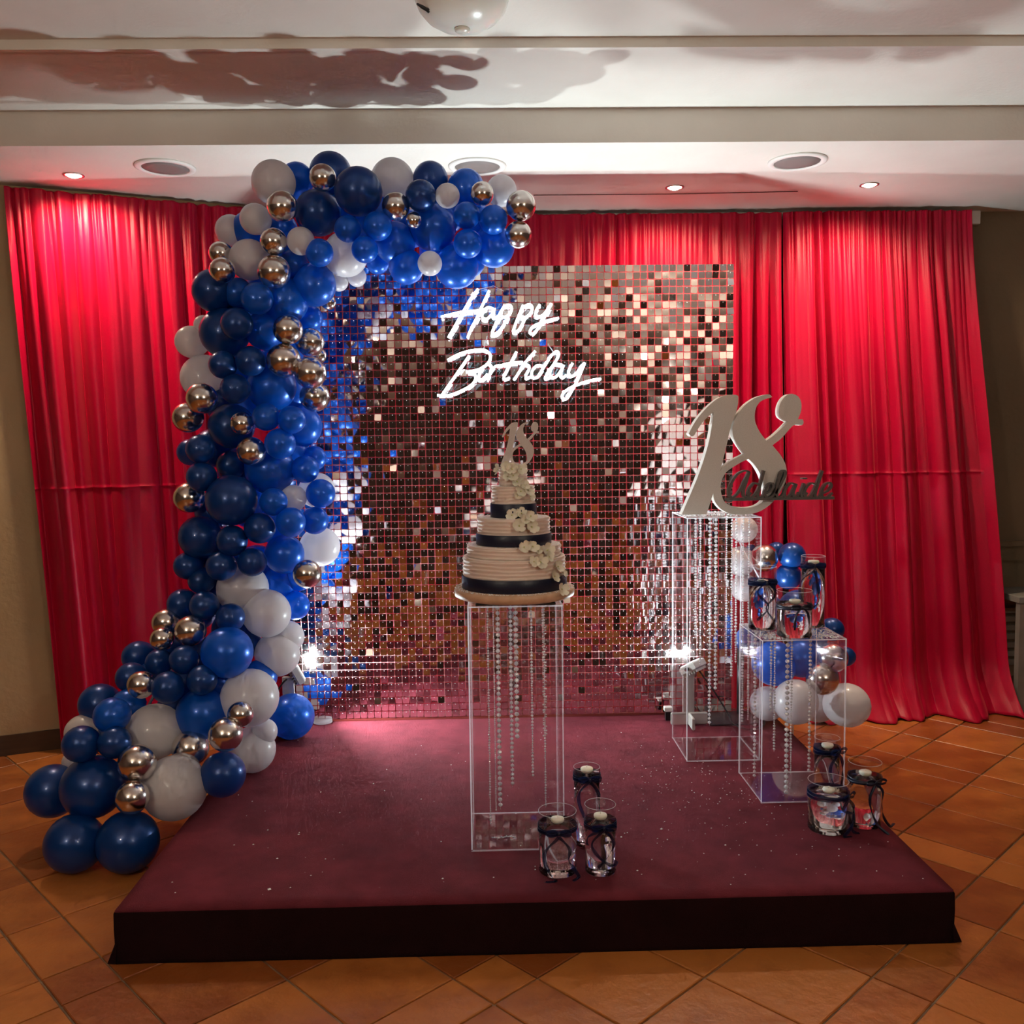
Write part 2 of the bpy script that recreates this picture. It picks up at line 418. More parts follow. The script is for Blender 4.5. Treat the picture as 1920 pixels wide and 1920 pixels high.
def skirt(p, q, seed):
    mb = MB(); n = 70; rows = [(0.153, 0.0), (0.148, 0.002), (0.10, 0.003), (0.05, 0.002), (0.012, 0.003), (0.0, 0.006)]
    p, q = Vector((*p, 0)), Vector((*q, 0)); nn = Vector(((q - p).y, -(q - p).x, 0)).normalized()
    vs, fs = [], []
    for z, off in rows:
        for i in range(n + 1):
            t = i / n; a = p + (q - p) * t
            wob = 0.0025 * noise.noise((t * 9 + seed, z * 6, 0))
            a = a + nn * (off + wob + 0.002); vs.append((a.x, a.y, max(z + 0.0012 * noise.noise((t * 14 + seed, 4, z)), 0.0005)))
    for j in range(len(rows) - 1):
        for i in range(n):
            a = j * (n + 1) + i; fs.append((a, a + n + 1, a + n + 2, a + 1))
    mb.add(vs, fs, 0, True)
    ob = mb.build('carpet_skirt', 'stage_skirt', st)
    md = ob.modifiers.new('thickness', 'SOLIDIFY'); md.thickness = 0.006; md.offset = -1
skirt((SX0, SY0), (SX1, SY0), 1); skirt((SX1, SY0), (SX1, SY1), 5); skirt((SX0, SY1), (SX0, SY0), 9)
b = MB(); b.box((SX0 + 0.008, SY0 + 0.008, 0.001), (SX1 - 0.008, SY1, STAGE - 0.016)); b.build('deck', 'dark_wood', st)
for sx, s in ((SX0, -1), (SX1, 1)):      # flaps of loose carpet at the two front corners
    b = MB()
    b.add([(sx, SY0 - 0.004, 0.055), (sx + s * 0.006, SY0 + 0.004, 0.055), (sx + s * 0.026, SY0 - 0.006, 0.002), (sx, SY0 - 0.010, 0.002),
           (sx, SY0 + 0.02, 0.055), (sx + s * 0.006, SY0 + 0.02, 0.055), (sx + s * 0.026, SY0 + 0.03, 0.002), (sx, SY0 + 0.02, 0.002)],
          [(0, 1, 2, 3), (4, 7, 6, 5), (0, 4, 5, 1), (1, 5, 6, 2), (2, 6, 7, 3), (3, 7, 4, 0)])
    b.build('corner_flap', 'stage_skirt', st, fix=True)
# crumbs and crystal chips strewn over the carpet
rnd = random.Random(3)
def chips(name, spots, mats):
    mb = MB()
    for (x, y, z, s) in spots:
        a = rnd.uniform(0, 6.28); h = s * rnd.uniform(0.5, 0.9)
        c, sn = math.cos(a) * s, math.sin(a) * s
        mb.add([(x + c, y + sn, z), (x - sn, y + c, z), (x - c, y - sn, z), (x + sn, y - c, z), (x + s * 0.1, y, z + h)],
               [(0, 1, 4), (1, 2, 4), (2, 3, 4), (3, 0, 4), (3, 2, 1, 0)])
    return mb.build(name, mats)
sp = []
for k in range(420):
    x = rnd.gauss(0.85, 0.30); y = rnd.gauss(3.35, 0.33)
    if SX0 + .05 < x < SX1 - .05 and SY0 + .05 < y < 4.1 and not (1.2 < x and y > 3.3): sp.append((x, y, STAGE + 0.001, rnd.choice((0.0009, 0.0013, 0.0018, 0.0026))))
for k in range(120):
    sp.append((rnd.uniform(SX0 + .1, SX1 - .1), rnd.uniform(SY0 + .05, 4.1), STAGE + 0.001, rnd.choice((0.001, 0.0016, 0.003))))
for (px, py, s) in ((1240, 1555, .006), (505, 1668, .007), (520, 1610, .004), (475, 1584, .004), (830, 1648, .004), (700, 1470, .004), (1195, 1633, .004), (1165, 1570, .004), (560, 1565, .004), (1360, 1585, .004)):
    p = at_z(px, py, STAGE); sp.append((p.x, p.y, STAGE + 0.001, s))
tag(chips('crumbs', sp, 'sugar'), 'white crumbs and crystal chips scattered over the maroon stage carpet', 'crumbs', kind='stuff')

# ------------------------------------------------------------------ curtains
def lerp(a, b_, t): return a + (b_ - a) * t
def smooth(t): t = max(0, min(1, t)); return t * t * (3 - 2 * t)
def curtain(name, label, top, bot, nfold, seed, u_crease=(0, 1), puddle=0.0, hem=lambda u: 0.0, group='red satin curtains'):
    nu = 420
    zt = SOF - 0.052
    zs = [zt + 0.03, zt + 0.022, zt + 0.012, zt + 0.004, zt, zt - 0.006]
    z = zt - 0.02
    while z > 1.325: zs.append(z); z -= 0.045
    zs += [1.318, 1.309, 1.303, 1.300, 1.297, 1.291, 1.28]
    z = 1.24
    while z > 0.14: zs.append(z); z -= 0.05
    zs += [0.12, 0.09, 0.06, 0.035, 0.015, 0.003]
    vs, fs = [], []
    for z in zs:
        t = max(0, min(1, (zt - z) / zt))
        for i in range(nu + 1):
            u = i / nu
            p = Vector((*top(u), 0)).lerp(Vector((*bot(u), 0)), smooth(t) * 0.35 + t * 0.65)
            e = 0.01
            d = Vector((*top(min(1, u + e)), 0)) - Vector((*top(max(0, u - e)), 0)); n = Vector((d.y, -d.x, 0)).normalized()
            wu = u + 0.05 * noise.noise((u * 3.1 + seed, t * 0.35, 0)) + 0.02 * noise.noise((u * 8 + seed, t * 0.5, 7))
            sh = lambda f_: 1.0 - 2.0 * abs(math.sin(math.pi * f_)) ** 1.25            # rounded ridges, narrow valleys turned round
            big = -sh(nfold * wu) * (0.7 + 0.7 * noise.noise((u * 2.7, seed, 3)))
            mid = -sh(nfold * 3.1 * (wu + 0.02 * noise.noise((u * 11, t * 0.6, seed + 4)))) * (0.6 + 0.9 * noise.noise((u * 7, t * 0.7, seed)))
            gat = -sh(nfold * 8.3 * (u + 0.012 * noise.noise((u * 26, seed, 1)))) * (0.6 + noise.noise((u * 31, t * 2, seed)))
            a_big = 0.008 + 0.052 * smooth(t * 1.8)
            a_mid = 0.015 + 0.016 * smooth(t * 4) - 0.015 * smooth((t - 0.35) * 1.7)
            ga = 0.0095 * math.exp(-t * 6.5)
            off = 0.035 + big * a_big + mid * a_mid + gat * ga
            off += 0.006 * noise.noise((u * 14 + seed, z * 2.2, 5))
            if u_crease[0] <= u <= u_crease[1]:
                off += 0.0055 * math.exp(-((z - 1.30) / 0.0045) ** 2)
            zz = z + (0.006 * noise.noise((u * nfold * 5, seed, 2)) if z > zt else 0)
            if puddle and z < 0.30:
                k = (0.30 - z) / 0.30
                off += puddle * k * k * (0.7 + 0.6 * noise.noise((u * 6, seed, 9)))
                zz = z + hem(u) * k + 0.028 * k * max(0, noise.noise((u * 17, z * 9, seed)))
            else:
                zz += hem(u) * max(0, 1 - z / 0.6)
            p = p + n * off
            vs.append((p.x, p.y, max(zz, 0.003)))
    for j in range(len(zs) - 1):
        for i in range(nu):
            a = j * (nu + 1) + i; fs.append((a, a + nu + 1, a + nu + 2, a + 1))
    root = tag(empty(name, (top(0.5)[0], top(0.5)[1], 0)), label, 'curtain', group)
    mb = MB(); mb.add(vs, fs, 0, True); o = mb.build('curtain_cloth', 'satin', root)
    md = o.modifiers.new('thickness', 'SOLIDIFY'); md.thickness = 0.002; md.offset = 1
    rod = MB(); pts = [Vector((*top(k / 20), zt + 0.004)) for k in range(21)]
    rod.tube(pts, 0.008, 8); rod.build('curtain_rod', 'white_paint', root)
    return root
# the left curtain follows the angled wall and comes forward at its free edge
def lt(u):
    x = lerp(-2.262, -0.75, u); return (x, min(4.455 + 0.44 * (x + 2.262) + 0.0, 4.96) - 0.02)
def lb(u):
    x = lerp(-2.125, -0.80, u); return (x, min(4.43 + 0.40 * (x + 2.15), 4.93) - 0.02)
curtain('satin_curtain', 'red satin curtain on the angled wall behind the tall balloon column', lt, lb, 5.5, 1.7, (0, 0.98))
curtain('satin_curtain', 'red satin curtain showing above the mirrored sequin wall', lambda u: (lerp(-0.95, 1.59, u), 5.05), lambda u: (lerp(-0.95, 1.59, u), 5.01), 9.5, 5.2, (0, 1))
curtain('satin_curtain', 'red satin curtain with flared hem hanging beside the dim bare wall', lambda u: (lerp(1.60, 2.615, u), 5.03),
        lambda u: (lerp(1.60, 2.80, u), lerp(4.82, 4.88, u)), 4.4, 9.1, (0, 0.97), puddle=0.20)

# ------------------------------------------------------------------ ceiling fittings
def downlight(px, py, label):
    p = at_z(px, py, SOF)
    r = tag(empty('downlight', (p.x, p.y, SOF)), label, 'downlight', 'recessed downlights over the curtains')
    b = MB(); b.lathe([(0.046, 0), (0.046, -0.004), (0.038, -0.005), (0.034, -0.002), (0.034, 0)], (p.x, p.y, SOF), 28); b.build('trim_ring', 'steel', r)
    b = MB(); b.lathe([(0.0, -0.012), (0.02, -0.010), (0.034, -0.003), (0.034, 0.0)], (p.x, p.y, SOF), 24); b.build('bulb', 'down_light', r)
    spot('downlight_lamp', (p.x, p.y, SOF - 0.012), (0, 0.22, -1), DOWN_W, (1.0, 0.74, 0.48), 150, 1.0, 0.03, r)
downlight(138, 328, 'lit recessed downlight above the angled red curtain')
downlight(1265, 351, 'lit recessed downlight above the mirrored sequin wall')
downlight(1630, 346, 'lit recessed downlight above the flared red curtain beside bare wall')
def speaker(px, py, label):
    p = at_z(px, py, SOF)
    r = tag(empty('ceiling_speaker', (p.x, p.y, SOF)), label, 'speaker', 'round speakers in the lowered ceiling')
    b = MB(); b.lathe([(0.130, 0), (0.130, -0.006), (0.122, -0.010), (0.104, -0.010), (0.101, -0.006), (0.101, 0)], (p.x, p.y, SOF), 48); b.build('rim', 'white_paint', r)
    b = MB(); b.lathe([(0.0, -0.009), (0.05, -0.008), (0.100, -0.0055), (0.100, 0)], (p.x, p.y, SOF), 40); b.build('grille', 'speaker_grille', r)
speaker(310, 313, 'round ceiling speaker near the downlight over the angled curtain')
speaker(895, 311, 'round ceiling speaker partly hidden by the balloon arch top')
speaker(1495, 302, 'round ceiling speaker between the two neighbouring lit downlights')
p = at_z(866, -5, CEIL2)
r = tag(empty('ceiling_lamp', (p.x, p.y, CEIL2)), 'white glass dome ceiling lamp cut by the top of the frame', 'ceiling lamp')
b = MB(); b.lathe([(0.0, -0.098), (0.04, -0.095), (0.08, -0.084), (0.115, -0.062), (0.138, -0.034), (0.148, -0.008), (0.150, 0)], p, 48); b.build('glass_dome', 'dome_glass', r)
b = MB(); b.lathe([(0.0, -0.110), (0.018, -0.107), (0.024, -0.102), (0.024, -0.095)], p, 24); b.build('finial', 'dome_glass', r)
b = MB()
q = at_z(797, 17, CEIL2 - 0.06)
b.tube([q + Vector((-0.025, 0, 0.016)), q + Vector((-0.008, 0, 0.006)), q + Vector((0.006, 0, -0.002)), q + Vector((0.016, 0, 0.002))], [0.003, 0.006, 0.006, 0.004], 8)
b.tube([q + Vector((0.004, 0, -0.002)), q + Vector((0.012, 0, -0.010))], 0.004, 6); b.build('clip', 'black_plastic', r)
# small hooks along the batten and soffit
# unseen globes added behind the photographer as fill, with highlights in the chrome balloons
for k, (x, y) in enumerate(((-1.75, -0.1), (1.75, -0.4))):
    r = tag(empty('fill_globe', (x, y, CEIL2)), ('lit globe pendant lamp over the room on the balloon side', 'lit globe pendant lamp over the room on the side table side')[k], 'pendant lamp', 'lit room lamps')
    b = MB(); b.lathe([(0.09 * math.sin(math.pi * q / 14), -0.09 * math.cos(math.pi * q / 14)) for q in range(15)], (x, y, 2.2), 28); b.build('glass_globe', 'room_fill', r)
    b = MB(); b.tube([(x, y, 2.292), (x, y, CEIL2 - 0.02)], 0.004, 6); b.build('cord', 'black_plastic', r)
    b = MB(); b.lathe([(0.05, -0.02), (0.055, -0.01), (0.055, 0.0)], (x, y, CEIL2), 24); b.build('ceiling_rose', 'white_paint', r)

# ------------------------------------------------------------------ mirrored sequin wall
PX1, PZ0, PY = 1.150, STAGE + 0.012, 4.325
NP, NS, PIT = 7, 9, 0.0339
PX0 = PX1 - NP * NS * PIT
sw = tag(empty('sequin_wall', ((PX0 + PX1) / 2, PY, STAGE)), 'square mirrored sequin shimmer wall standing at the back of the stage', 'sequin wall')
g = MB(); side = NS * PIT
for k in range(NS + 1):
    c = min(max(k * PIT, 0.0012), side - 0.0012)
    g.box((c - 0.001, 0.002, 0), (c + 0.001, 0.005, side)); g.box((0, 0.0022, c - 0.001), (side, 0.0048, c + 0.001))
gm = g.mesh('grid_panel', 'grid_plastic')
for i in range(NP):
    for j in range(NP):
        link('grid_panel', gm, sw, (PX0 + i * side, PY, PZ0 + j * side))
def seq_verts():
    h = 0.0152; c = 0.0035
    return [(-h + c, -2 * h), (h - c, -2 * h), (h, -2 * h + c), (h, -c * 0.6), (h - c * 0.6, 0), (-h + c * 0.6, 0), (-h, -c * 0.6), (-h, -2 * h + c)]
SQ = seq_verts()
sm = MB(); sm.add([(x, -0.0006, z) for x, z in SQ] + [(x, 0.0, z) for x, z in SQ],
                  [tuple(range(8)), tuple(reversed(range(8, 16)))] + [(i + 8, (i + 1) % 8 + 8, (i + 1) % 8, i) for i in range(8)])
sme = sm.mesh('sequin', 'sequin_mirror')
allseq = []
rs = random.Random(11)
for j in range(NP * NS):
    for i in range(NP * NS):
        x = PX0 + (i + 0.5) * PIT; z = PZ0 + (j + 1) * PIT - 0.0014
        rx = rs.gauss(-1.0, 2.1) + 2.0 * noise.noise((x * 2, z * 2, 0))
        rz = rs.gauss(0, 2.2) + 2.0 * noise.noise((x * 2, z * 2, 9))
        ry = rs.gauss(0, 1.6)
        if rs.random() < 0.10: rx += rs.gauss(0, 8); rz += rs.gauss(0, 8)
        y = PY - 0.003 - rs.uniform(0, 0.002)
        q = proj((x, y, z))
        hidden = (q[0] < 640) or (q[1] < 560 and q[0] < 930) or (820 < q[0] < 1130 and 520 < q[1] < 760) or (860 < q[0] < 1085 and q[1] > 780) or (q[0] > 1265 and q[1] > 740)
        allseq.append((hidden, depth((x, y, z)), (x, y, z), (R(rx), R(ry), R(rz))))
allseq.sort(key=lambda s: (s[0], s[1]))
joined = MB()
from mathutils import Euler
for k, (hid, dd, loc, rot) in enumerate(allseq):
    if k < 300:
        link('sequin', sme, sw, loc, rot)
    else:
        mx = Euler(rot).to_matrix(); L3 = Vector(loc)
        joined.add([mx @ Vector(v) + L3 for v in sm.v], sm.f)
tag(joined.build('sequins_rest', 'sequin_mirror', sw), kind='stuff')
pins = MB()
for (hid, dd, (x, y, z), rot) in allseq:
    z -= 0.0048; y -= 0.0012; r_ = 0.0017
    pins.add([(x - r_, y, z), (x, y, z - r_), (x + r_, y, z), (x, y, z + r_), (x, y - 0.0016, z)], [(0, 1, 4), (1, 2, 4), (2, 3, 4), (3, 0, 4)])
tag(pins.build('pins', 'pin', sw), kind='stuff')
b = MB(); b.box((PX0 - 0.002, PY - 0.004, STAGE), (PX1 + 0.002, PY + 0.012, PZ0 - 0.001)); b.build('bottom_rail', 'rail_red', sw)
for x in (PX0 + 0.02, (PX0 + PX1) / 2, PX1 - 0.012):
    b = MB(); b.tube([(x, PY + 0.03, STAGE + 0.001), (x, PY + 0.03, PZ0 + NP * side)], 0.009, 8); b.build('support_post', 'black_plastic', sw)
# little clear foot and clamps on the bottom rail
p = at_z(604, 1357, STAGE)
b = MB(); b.lathe([(0.0, 0.0), (0.045, 0.0), (0.045, 0.012), (0.0, 0.012)], (p.x, p.y + 0.02, STAGE + 0.002), 24); b.build('foot_plate', 'acrylic_edge', sw)
p = at_z(1252, 1350, STAGE)
f = MB(); f.box((p.x - 0.013, p.y - 0.02, STAGE + 0.002), (p.x + 0.013, p.y + 0.01, STAGE + 0.045), 0, 0.003); cl = f.build('clamp', 'black_plastic', sw)
f = MB(); f.box((p.x - 0.019, p.y - 0.022, STAGE + 0.046), (p.x + 0.019, p.y + 0.01, STAGE + 0.068), 0, 0.003); f.build('clamp_head', 'white_paint', cl)

# black stand behind the sequin wall edge with its flat foot
p = at_z(1386, 1352, STAGE)
r = tag(empty('backdrop_stand', (p.x, p.y, STAGE)), 'black upright stand with flat foot beside the edge of the sequin wall', 'stand')
b = MB(); b.tube([(1.185, PY - 0.03, STAGE + 0.004), (1.185, PY - 0.03, STAGE + 0.34)], 0.017, 12); b.build('post', 'black_plastic', r)
b = MB(); b.box((1.00, 4.13, STAGE + 0.002), (1.24, 4.33, STAGE + 0.010), 0, 0.003); b.build('foot', 'black_plastic', r)

# ------------------------------------------------------------------ LED floodlights
def flood(px, py, foot_px, aim, label, yaw):
    h = at_y(px, py, 4.19)
    fx = at_y(foot_px, 1300, 4.17).x
    r = tag(empty('floodlight', (fx, 4.17, STAGE)), label, 'floodlight', 'floodlights on the stage')
    b = MB(); b.box((fx - 0.026, 4.165, STAGE + 0.004), (fx + 0.026, 4.180, h.z - 0.01), 0, 0.004); b.build('upright', 'lamp_grey', r)
    b = MB(); b.box((fx - 0.085, 4.150, STAGE + 0.003), (fx + 0.085, 4.163, STAGE + 0.062), 0, 0.005); b.build('foot', 'lamp_grey', r)
    b = MB(); b.box((fx - 0.0065, 4.06, STAGE + 0.003), (fx + 0.0065, 4.149, STAGE + 0.062), 0, 0.005); b.build('foot', 'lamp_grey', r)
    q = Vector(aim).normalized().to_track_quat('Z', 'Y'); 
    hd = MB()
    hd.box((-0.058, -0.042, -0.020), (0.058, 0.042, 0.020), 0, 0.007)
    for k in range(6): hd.box((-0.05, -0.036 + k * 0.0135, -0.030), (0.05, -0.033 + k * 0.0135, -0.019))
    ho = hd.build('lamp_head', 'lamp_grey'); ho.parent = r; ho.matrix_parent_inverse = r.matrix_basis.inverted()
    ho.location = h; ho.rotation_mode = 'QUATERNION'; ho.rotation_quaternion = q
    ln = MB(); ln.box((-0.047, -0.032, 0.0201), (0.047, 0.032, 0.0215))
    lo = ln.build('lens', 'flood_light'); lo.parent = ho
    kb = MB(); kb.tube([(0.058, 0, 0), (0.070, 0, 0)], 0.009, 10); ko = kb.build('knob', 'black_plastic'); ko.parent = ho
    l = bpy.data.lights.new('flood_lamp', 'AREA'); l.shape = 'RECTANGLE'; l.size = 0.09; l.size_y = 0.06; l.energy = FLOOD_W; l.color = (0.84, 0.96, 0.98)
    lobj = bpy.data.objects.new('flood_lamp', l); COL.objects.link(lobj)
    lobj.location = h + Vector(aim).normalized() * 0.024; lobj.rotation_euler = Vector(aim).to_track_quat('-Z', 'Y').to_euler()
    lobj.parent = r; lobj.matrix_parent_inverse = r.matrix_basis.inverted()
    return r, h
fl, hl = flood(556, 1262, 541, (0.85, 0.30, 0.45), 'grey LED floodlight standing behind the balloon column', 1)
fr, hr = flood(1299, 1250, 1291, (-0.42, 0.33, 0.85), 'grey LED floodlight standing behind the tall clear pedestal', -1)
pts = spline([hr + Vector((0.03, 0.0, -0.02)), hr + Vector((0.10, -0.02, -0.12)), hr + Vector((0.16, -0.03, -0.22)), (1.10, 4.10, STAGE + 0.02), (1.16, 4.05, STAGE + 0.008), (1.25, 4.12, STAGE + 0.008), (1.30, 4.36, STAGE + 0.008)], 8)
b = MB(); b.tube(pts, 0.0045, 6); b.build('power_cord', 'black_plastic', fr)
pts = spline([hl + Vector((-0.02, -0.01, -0.01)), hl + Vector((-0.06, -0.03, -0.04)), hl + Vector((-0.10, -0.02, -0.12)), hl + Vector((-0.13, 0, -0.262))], 8)
b = MB(); b.tube(pts, 0.0045, 6); b.build('power_cord', 'black_plastic', fl)

# ------------------------------------------------------------------ neon words
NY = PY - 0.045
def neon(name, label, strokes, hangs):
    P = lambda x, y: at_y(780 + x / 4.8, 500 + y / 4.8, NY)
    c = P(*strokes[0][0]); r = tag(empty(name, (c.x, NY, c.z)), label, 'neon sign', 'neon words on the sequin wall')
    for s in strokes:
        pts = spline([P(x, y) for x, y in s], 6)
        b = MB(); b.tube(pts, 0.0058, 8); b.build('neon_tube', 'neon_light', r)
        # clear acrylic backing that follows the stroke
        L_, R_ = [], []
        for i, q in enumerate(pts):
            t = (pts[min(i + 1, len(pts) - 1)] - pts[max(i - 1, 0)]); t = Vector((t.x, 0, t.z)).normalized(); n = Vector((-t.z, 0, t.x)) * 0.024
            L_.append(q + n); R_.append(q - n)
        vs, fs, es = [], [], []
        y0, y1 = NY + 0.012, NY + 0.018
        for a, c_ in zip(L_, R_): vs += [(a.x, y0, a.z), (c_.x, y0, c_.z), (c_.x, y1, c_.z), (a.x, y1, a.z)]
        for k in range(len(pts) - 1):
            q = k * 4
            fs += [(q, q + 1, q + 5, q + 4), (q + 2, q + 3, q + 7, q + 6)]; es += [(q + 1, q + 2, q + 6, q + 5), (q + 3, q, q + 4, q + 7)]
        e = (len(pts) - 1) * 4; es += [(0, 3, 2, 1), (e, e + 1, e + 2, e + 3)]
        b = MB(); b.add(vs, fs, 0); o = len(b.v); b.v += vs
        for f_ in es: b.f.append([i + o for i in f_]); b.m.append(1); b.sm.append(False)
        b.build('backing_plate', ['acrylic', 'sign_edge'], r)
    for (x0, y0), (x1, y1) in hangs:
        b = MB(); b.tube([P(x0, y0) + Vector((0, .015, 0)), P(x1, y1) + Vector((0, .03, 0))], 0.0012, 5); b.build('hanging_wire', 'thread', r)
    return r
neon('happy_neon_sign', 'glowing white neon script reading Happy on the sequin wall',
     [[(560, 200), (500, 280), (410, 430), (340, 555), (290, 640)],
      [(660, 215), (610, 320), (545, 465), (495, 560), (465, 640)],
      [(225, 452), (330, 425), (430, 405), (560, 395), (640, 380)],
      [(695, 378), (645, 368), (598, 410), (600, 458), (640, 468), (685, 425), (708, 375), (690, 430), (700, 468), (745, 440)],
      [(800, 345), (755, 430), (715, 520), (685, 600), (730, 595), (780, 540), (830, 450)],
      [(745, 440), (790, 365), (840, 345), (862, 380), (840, 430), (795, 455), (765, 440)],
      [(965, 345), (930, 430), (895, 520), (880, 580), (920, 575), (955, 520), (990, 455)],
      [(925, 440), (965, 370), (1020, 340), (1048, 375), (1025, 425), (985, 455), (945, 445)],
      [(1115, 340), (1080, 400), (1085, 445), (1135, 440), (1185, 385), (1218, 332)],
      [(1218, 332), (1165, 440), (1100, 555), (1050, 605), (1025, 585), (1060, 535), (1170, 490), (1285, 462)]],
     [((560, 200), (690, 165)), ((690, 165), (790, 210)), ((1030, 300), (1030, 335))])
neon('birthday_neon_sign', 'glowing white neon script reading Birthday below the Happy sign',
     [[(285, 842), (380, 790), (500, 755), (610, 750), (668, 795), (650, 865), (565, 925), (450, 948)],
      [(450, 948), (520, 958), (535, 1015), (485, 1075), (380, 1130), (285, 1160), (190, 1158)],
      [(480, 800), (415, 895), (335, 1010), (265, 1110), (235, 1155)],
      [(610, 895), (575, 955), (560, 1008), (595, 1015), (645, 965)],
      [(640, 870), (680, 900), (665, 960), (645, 1020)], [(665, 960), (705, 905), (750, 890), (765, 910)],
      [(905, 765), (845, 880), (795, 980), (800, 1012), (845, 1000)], [(745, 895), (850, 868), (960, 860)],
      [(1075, 760), (1010, 830), (940, 930), (890, 1012)], [(915, 970), (960, 905), (1005, 885), (1020, 915), (990, 975), (995, 1010), (1035, 990)],
      [(1145, 895), (1090, 890), (1045, 940), (1050, 995), (1095, 995), (1140, 940)],
      [(1095, 995), (1160, 890), (1215, 805), (1265, 762), (1285, 795), (1245, 870), (1185, 955), (1175, 1005), (1215, 995)],
      [(1315, 885), (1260, 880), (1212, 930), (1212, 988), (1255, 995), (1305, 935), (1328, 885), (1305, 960), (1318, 1000), (1355, 975)],
      [(1410, 868), (1375, 940), (1390, 985), (1440, 968), (1495, 890), (1520, 865)],
      [(1520, 865), (1470, 985), (1410, 1105), (1360, 1185), (1325, 1190), (1322, 1145), (1390, 1090), (1500, 1045), (1600, 1018), (1665, 1010)]],
     [((640, 620), (605, 745)), ((1190, 690), (1240, 760))])

# ------------------------------------------------------------------ balloons
def balloon_mesh(matname):
    prof = [(0.0, 1.0)]
    n = 18
    for k in range(1, n):
        a = math.pi * k / n; c, s = math.cos(a), math.sin(a)
        r = s * (1.0 if c > 0 else 1.0 - 0.10 * c * c)
        prof.append((r, c if c > 0 else c * 1.08))
    prof += [(0.045, -1.085), (0.035, -1.12), (0.06, -1.16), (0.02, -1.165)]
    b = MB(); b.lathe(list(reversed(prof)), (0, 0, 0), 28); return b.mesh('balloon', matname)
BM = {k: balloon_mesh('balloon_' + v) for k, v in dict(B='blue', N='navy', W='white', S='silver').items()}  # N is the blue with weaker light put into its colour
BL = dict(B='royal blue balloon', N='blue balloon with shade put in its colour', W='pearl white balloon', S='small chrome silver balloon')
def garland_y(px, py):
    if py < 1120: return 3.70
    if py < 1560: return lerp(3.70, 3.16, (py - 1120) / 440)
    return 3.16
def core(px, py):
    if py < 560 and px > 560: return (px, 415)
    if py < 1150: return (490 if py > 500 else 540, max(py, 420))
    return (lerp(470, 190, min(1, (py - 1150) / 420)), py)
def put_balloons(root, items, yfun, corefun):
    for (px, py, r, c, ly) in items:
        y = yfun(px, py) + (-0.13, 0.0, 0.12)[ly]
        d = ray(px, py); p = CAM + d * (y / d.y)
        rad = r * depth(p) / FPX
        low = 0.0
        on_stage = p.x > SX0 - 0.02 and p.y > SY0
        low = STAGE if on_stage else 0.0
        if p.z - rad * 0.97 < low: p = p * 1.0; p.z = low + rad * 0.97
        if p.z + rad > SOF - 0.008 and p.y + rad > BEAM_Y - 0.035:
            p.z = SOF - 0.008 - rad
        k = corefun(px, py); cpt = at_y(k[0], k[1], yfun(px, py) + 0.10)
        dr = (cpt - p)
        dr = dr.normalized() if dr.length > 0.03 else Vector((0, 1, 0))
        dr = (dr + Vector((0, 0.8, 0)) + Vector((random.uniform(-.3, .3), 0, random.uniform(-.3, .3)))).normalized()
        o = link('balloon', BM[c], root, p, (-dr).to_track_quat('Z', 'Y').to_euler(), (rad, rad, rad * random.uniform(1.0, 1.06)))
        o['label'] = BL[c]
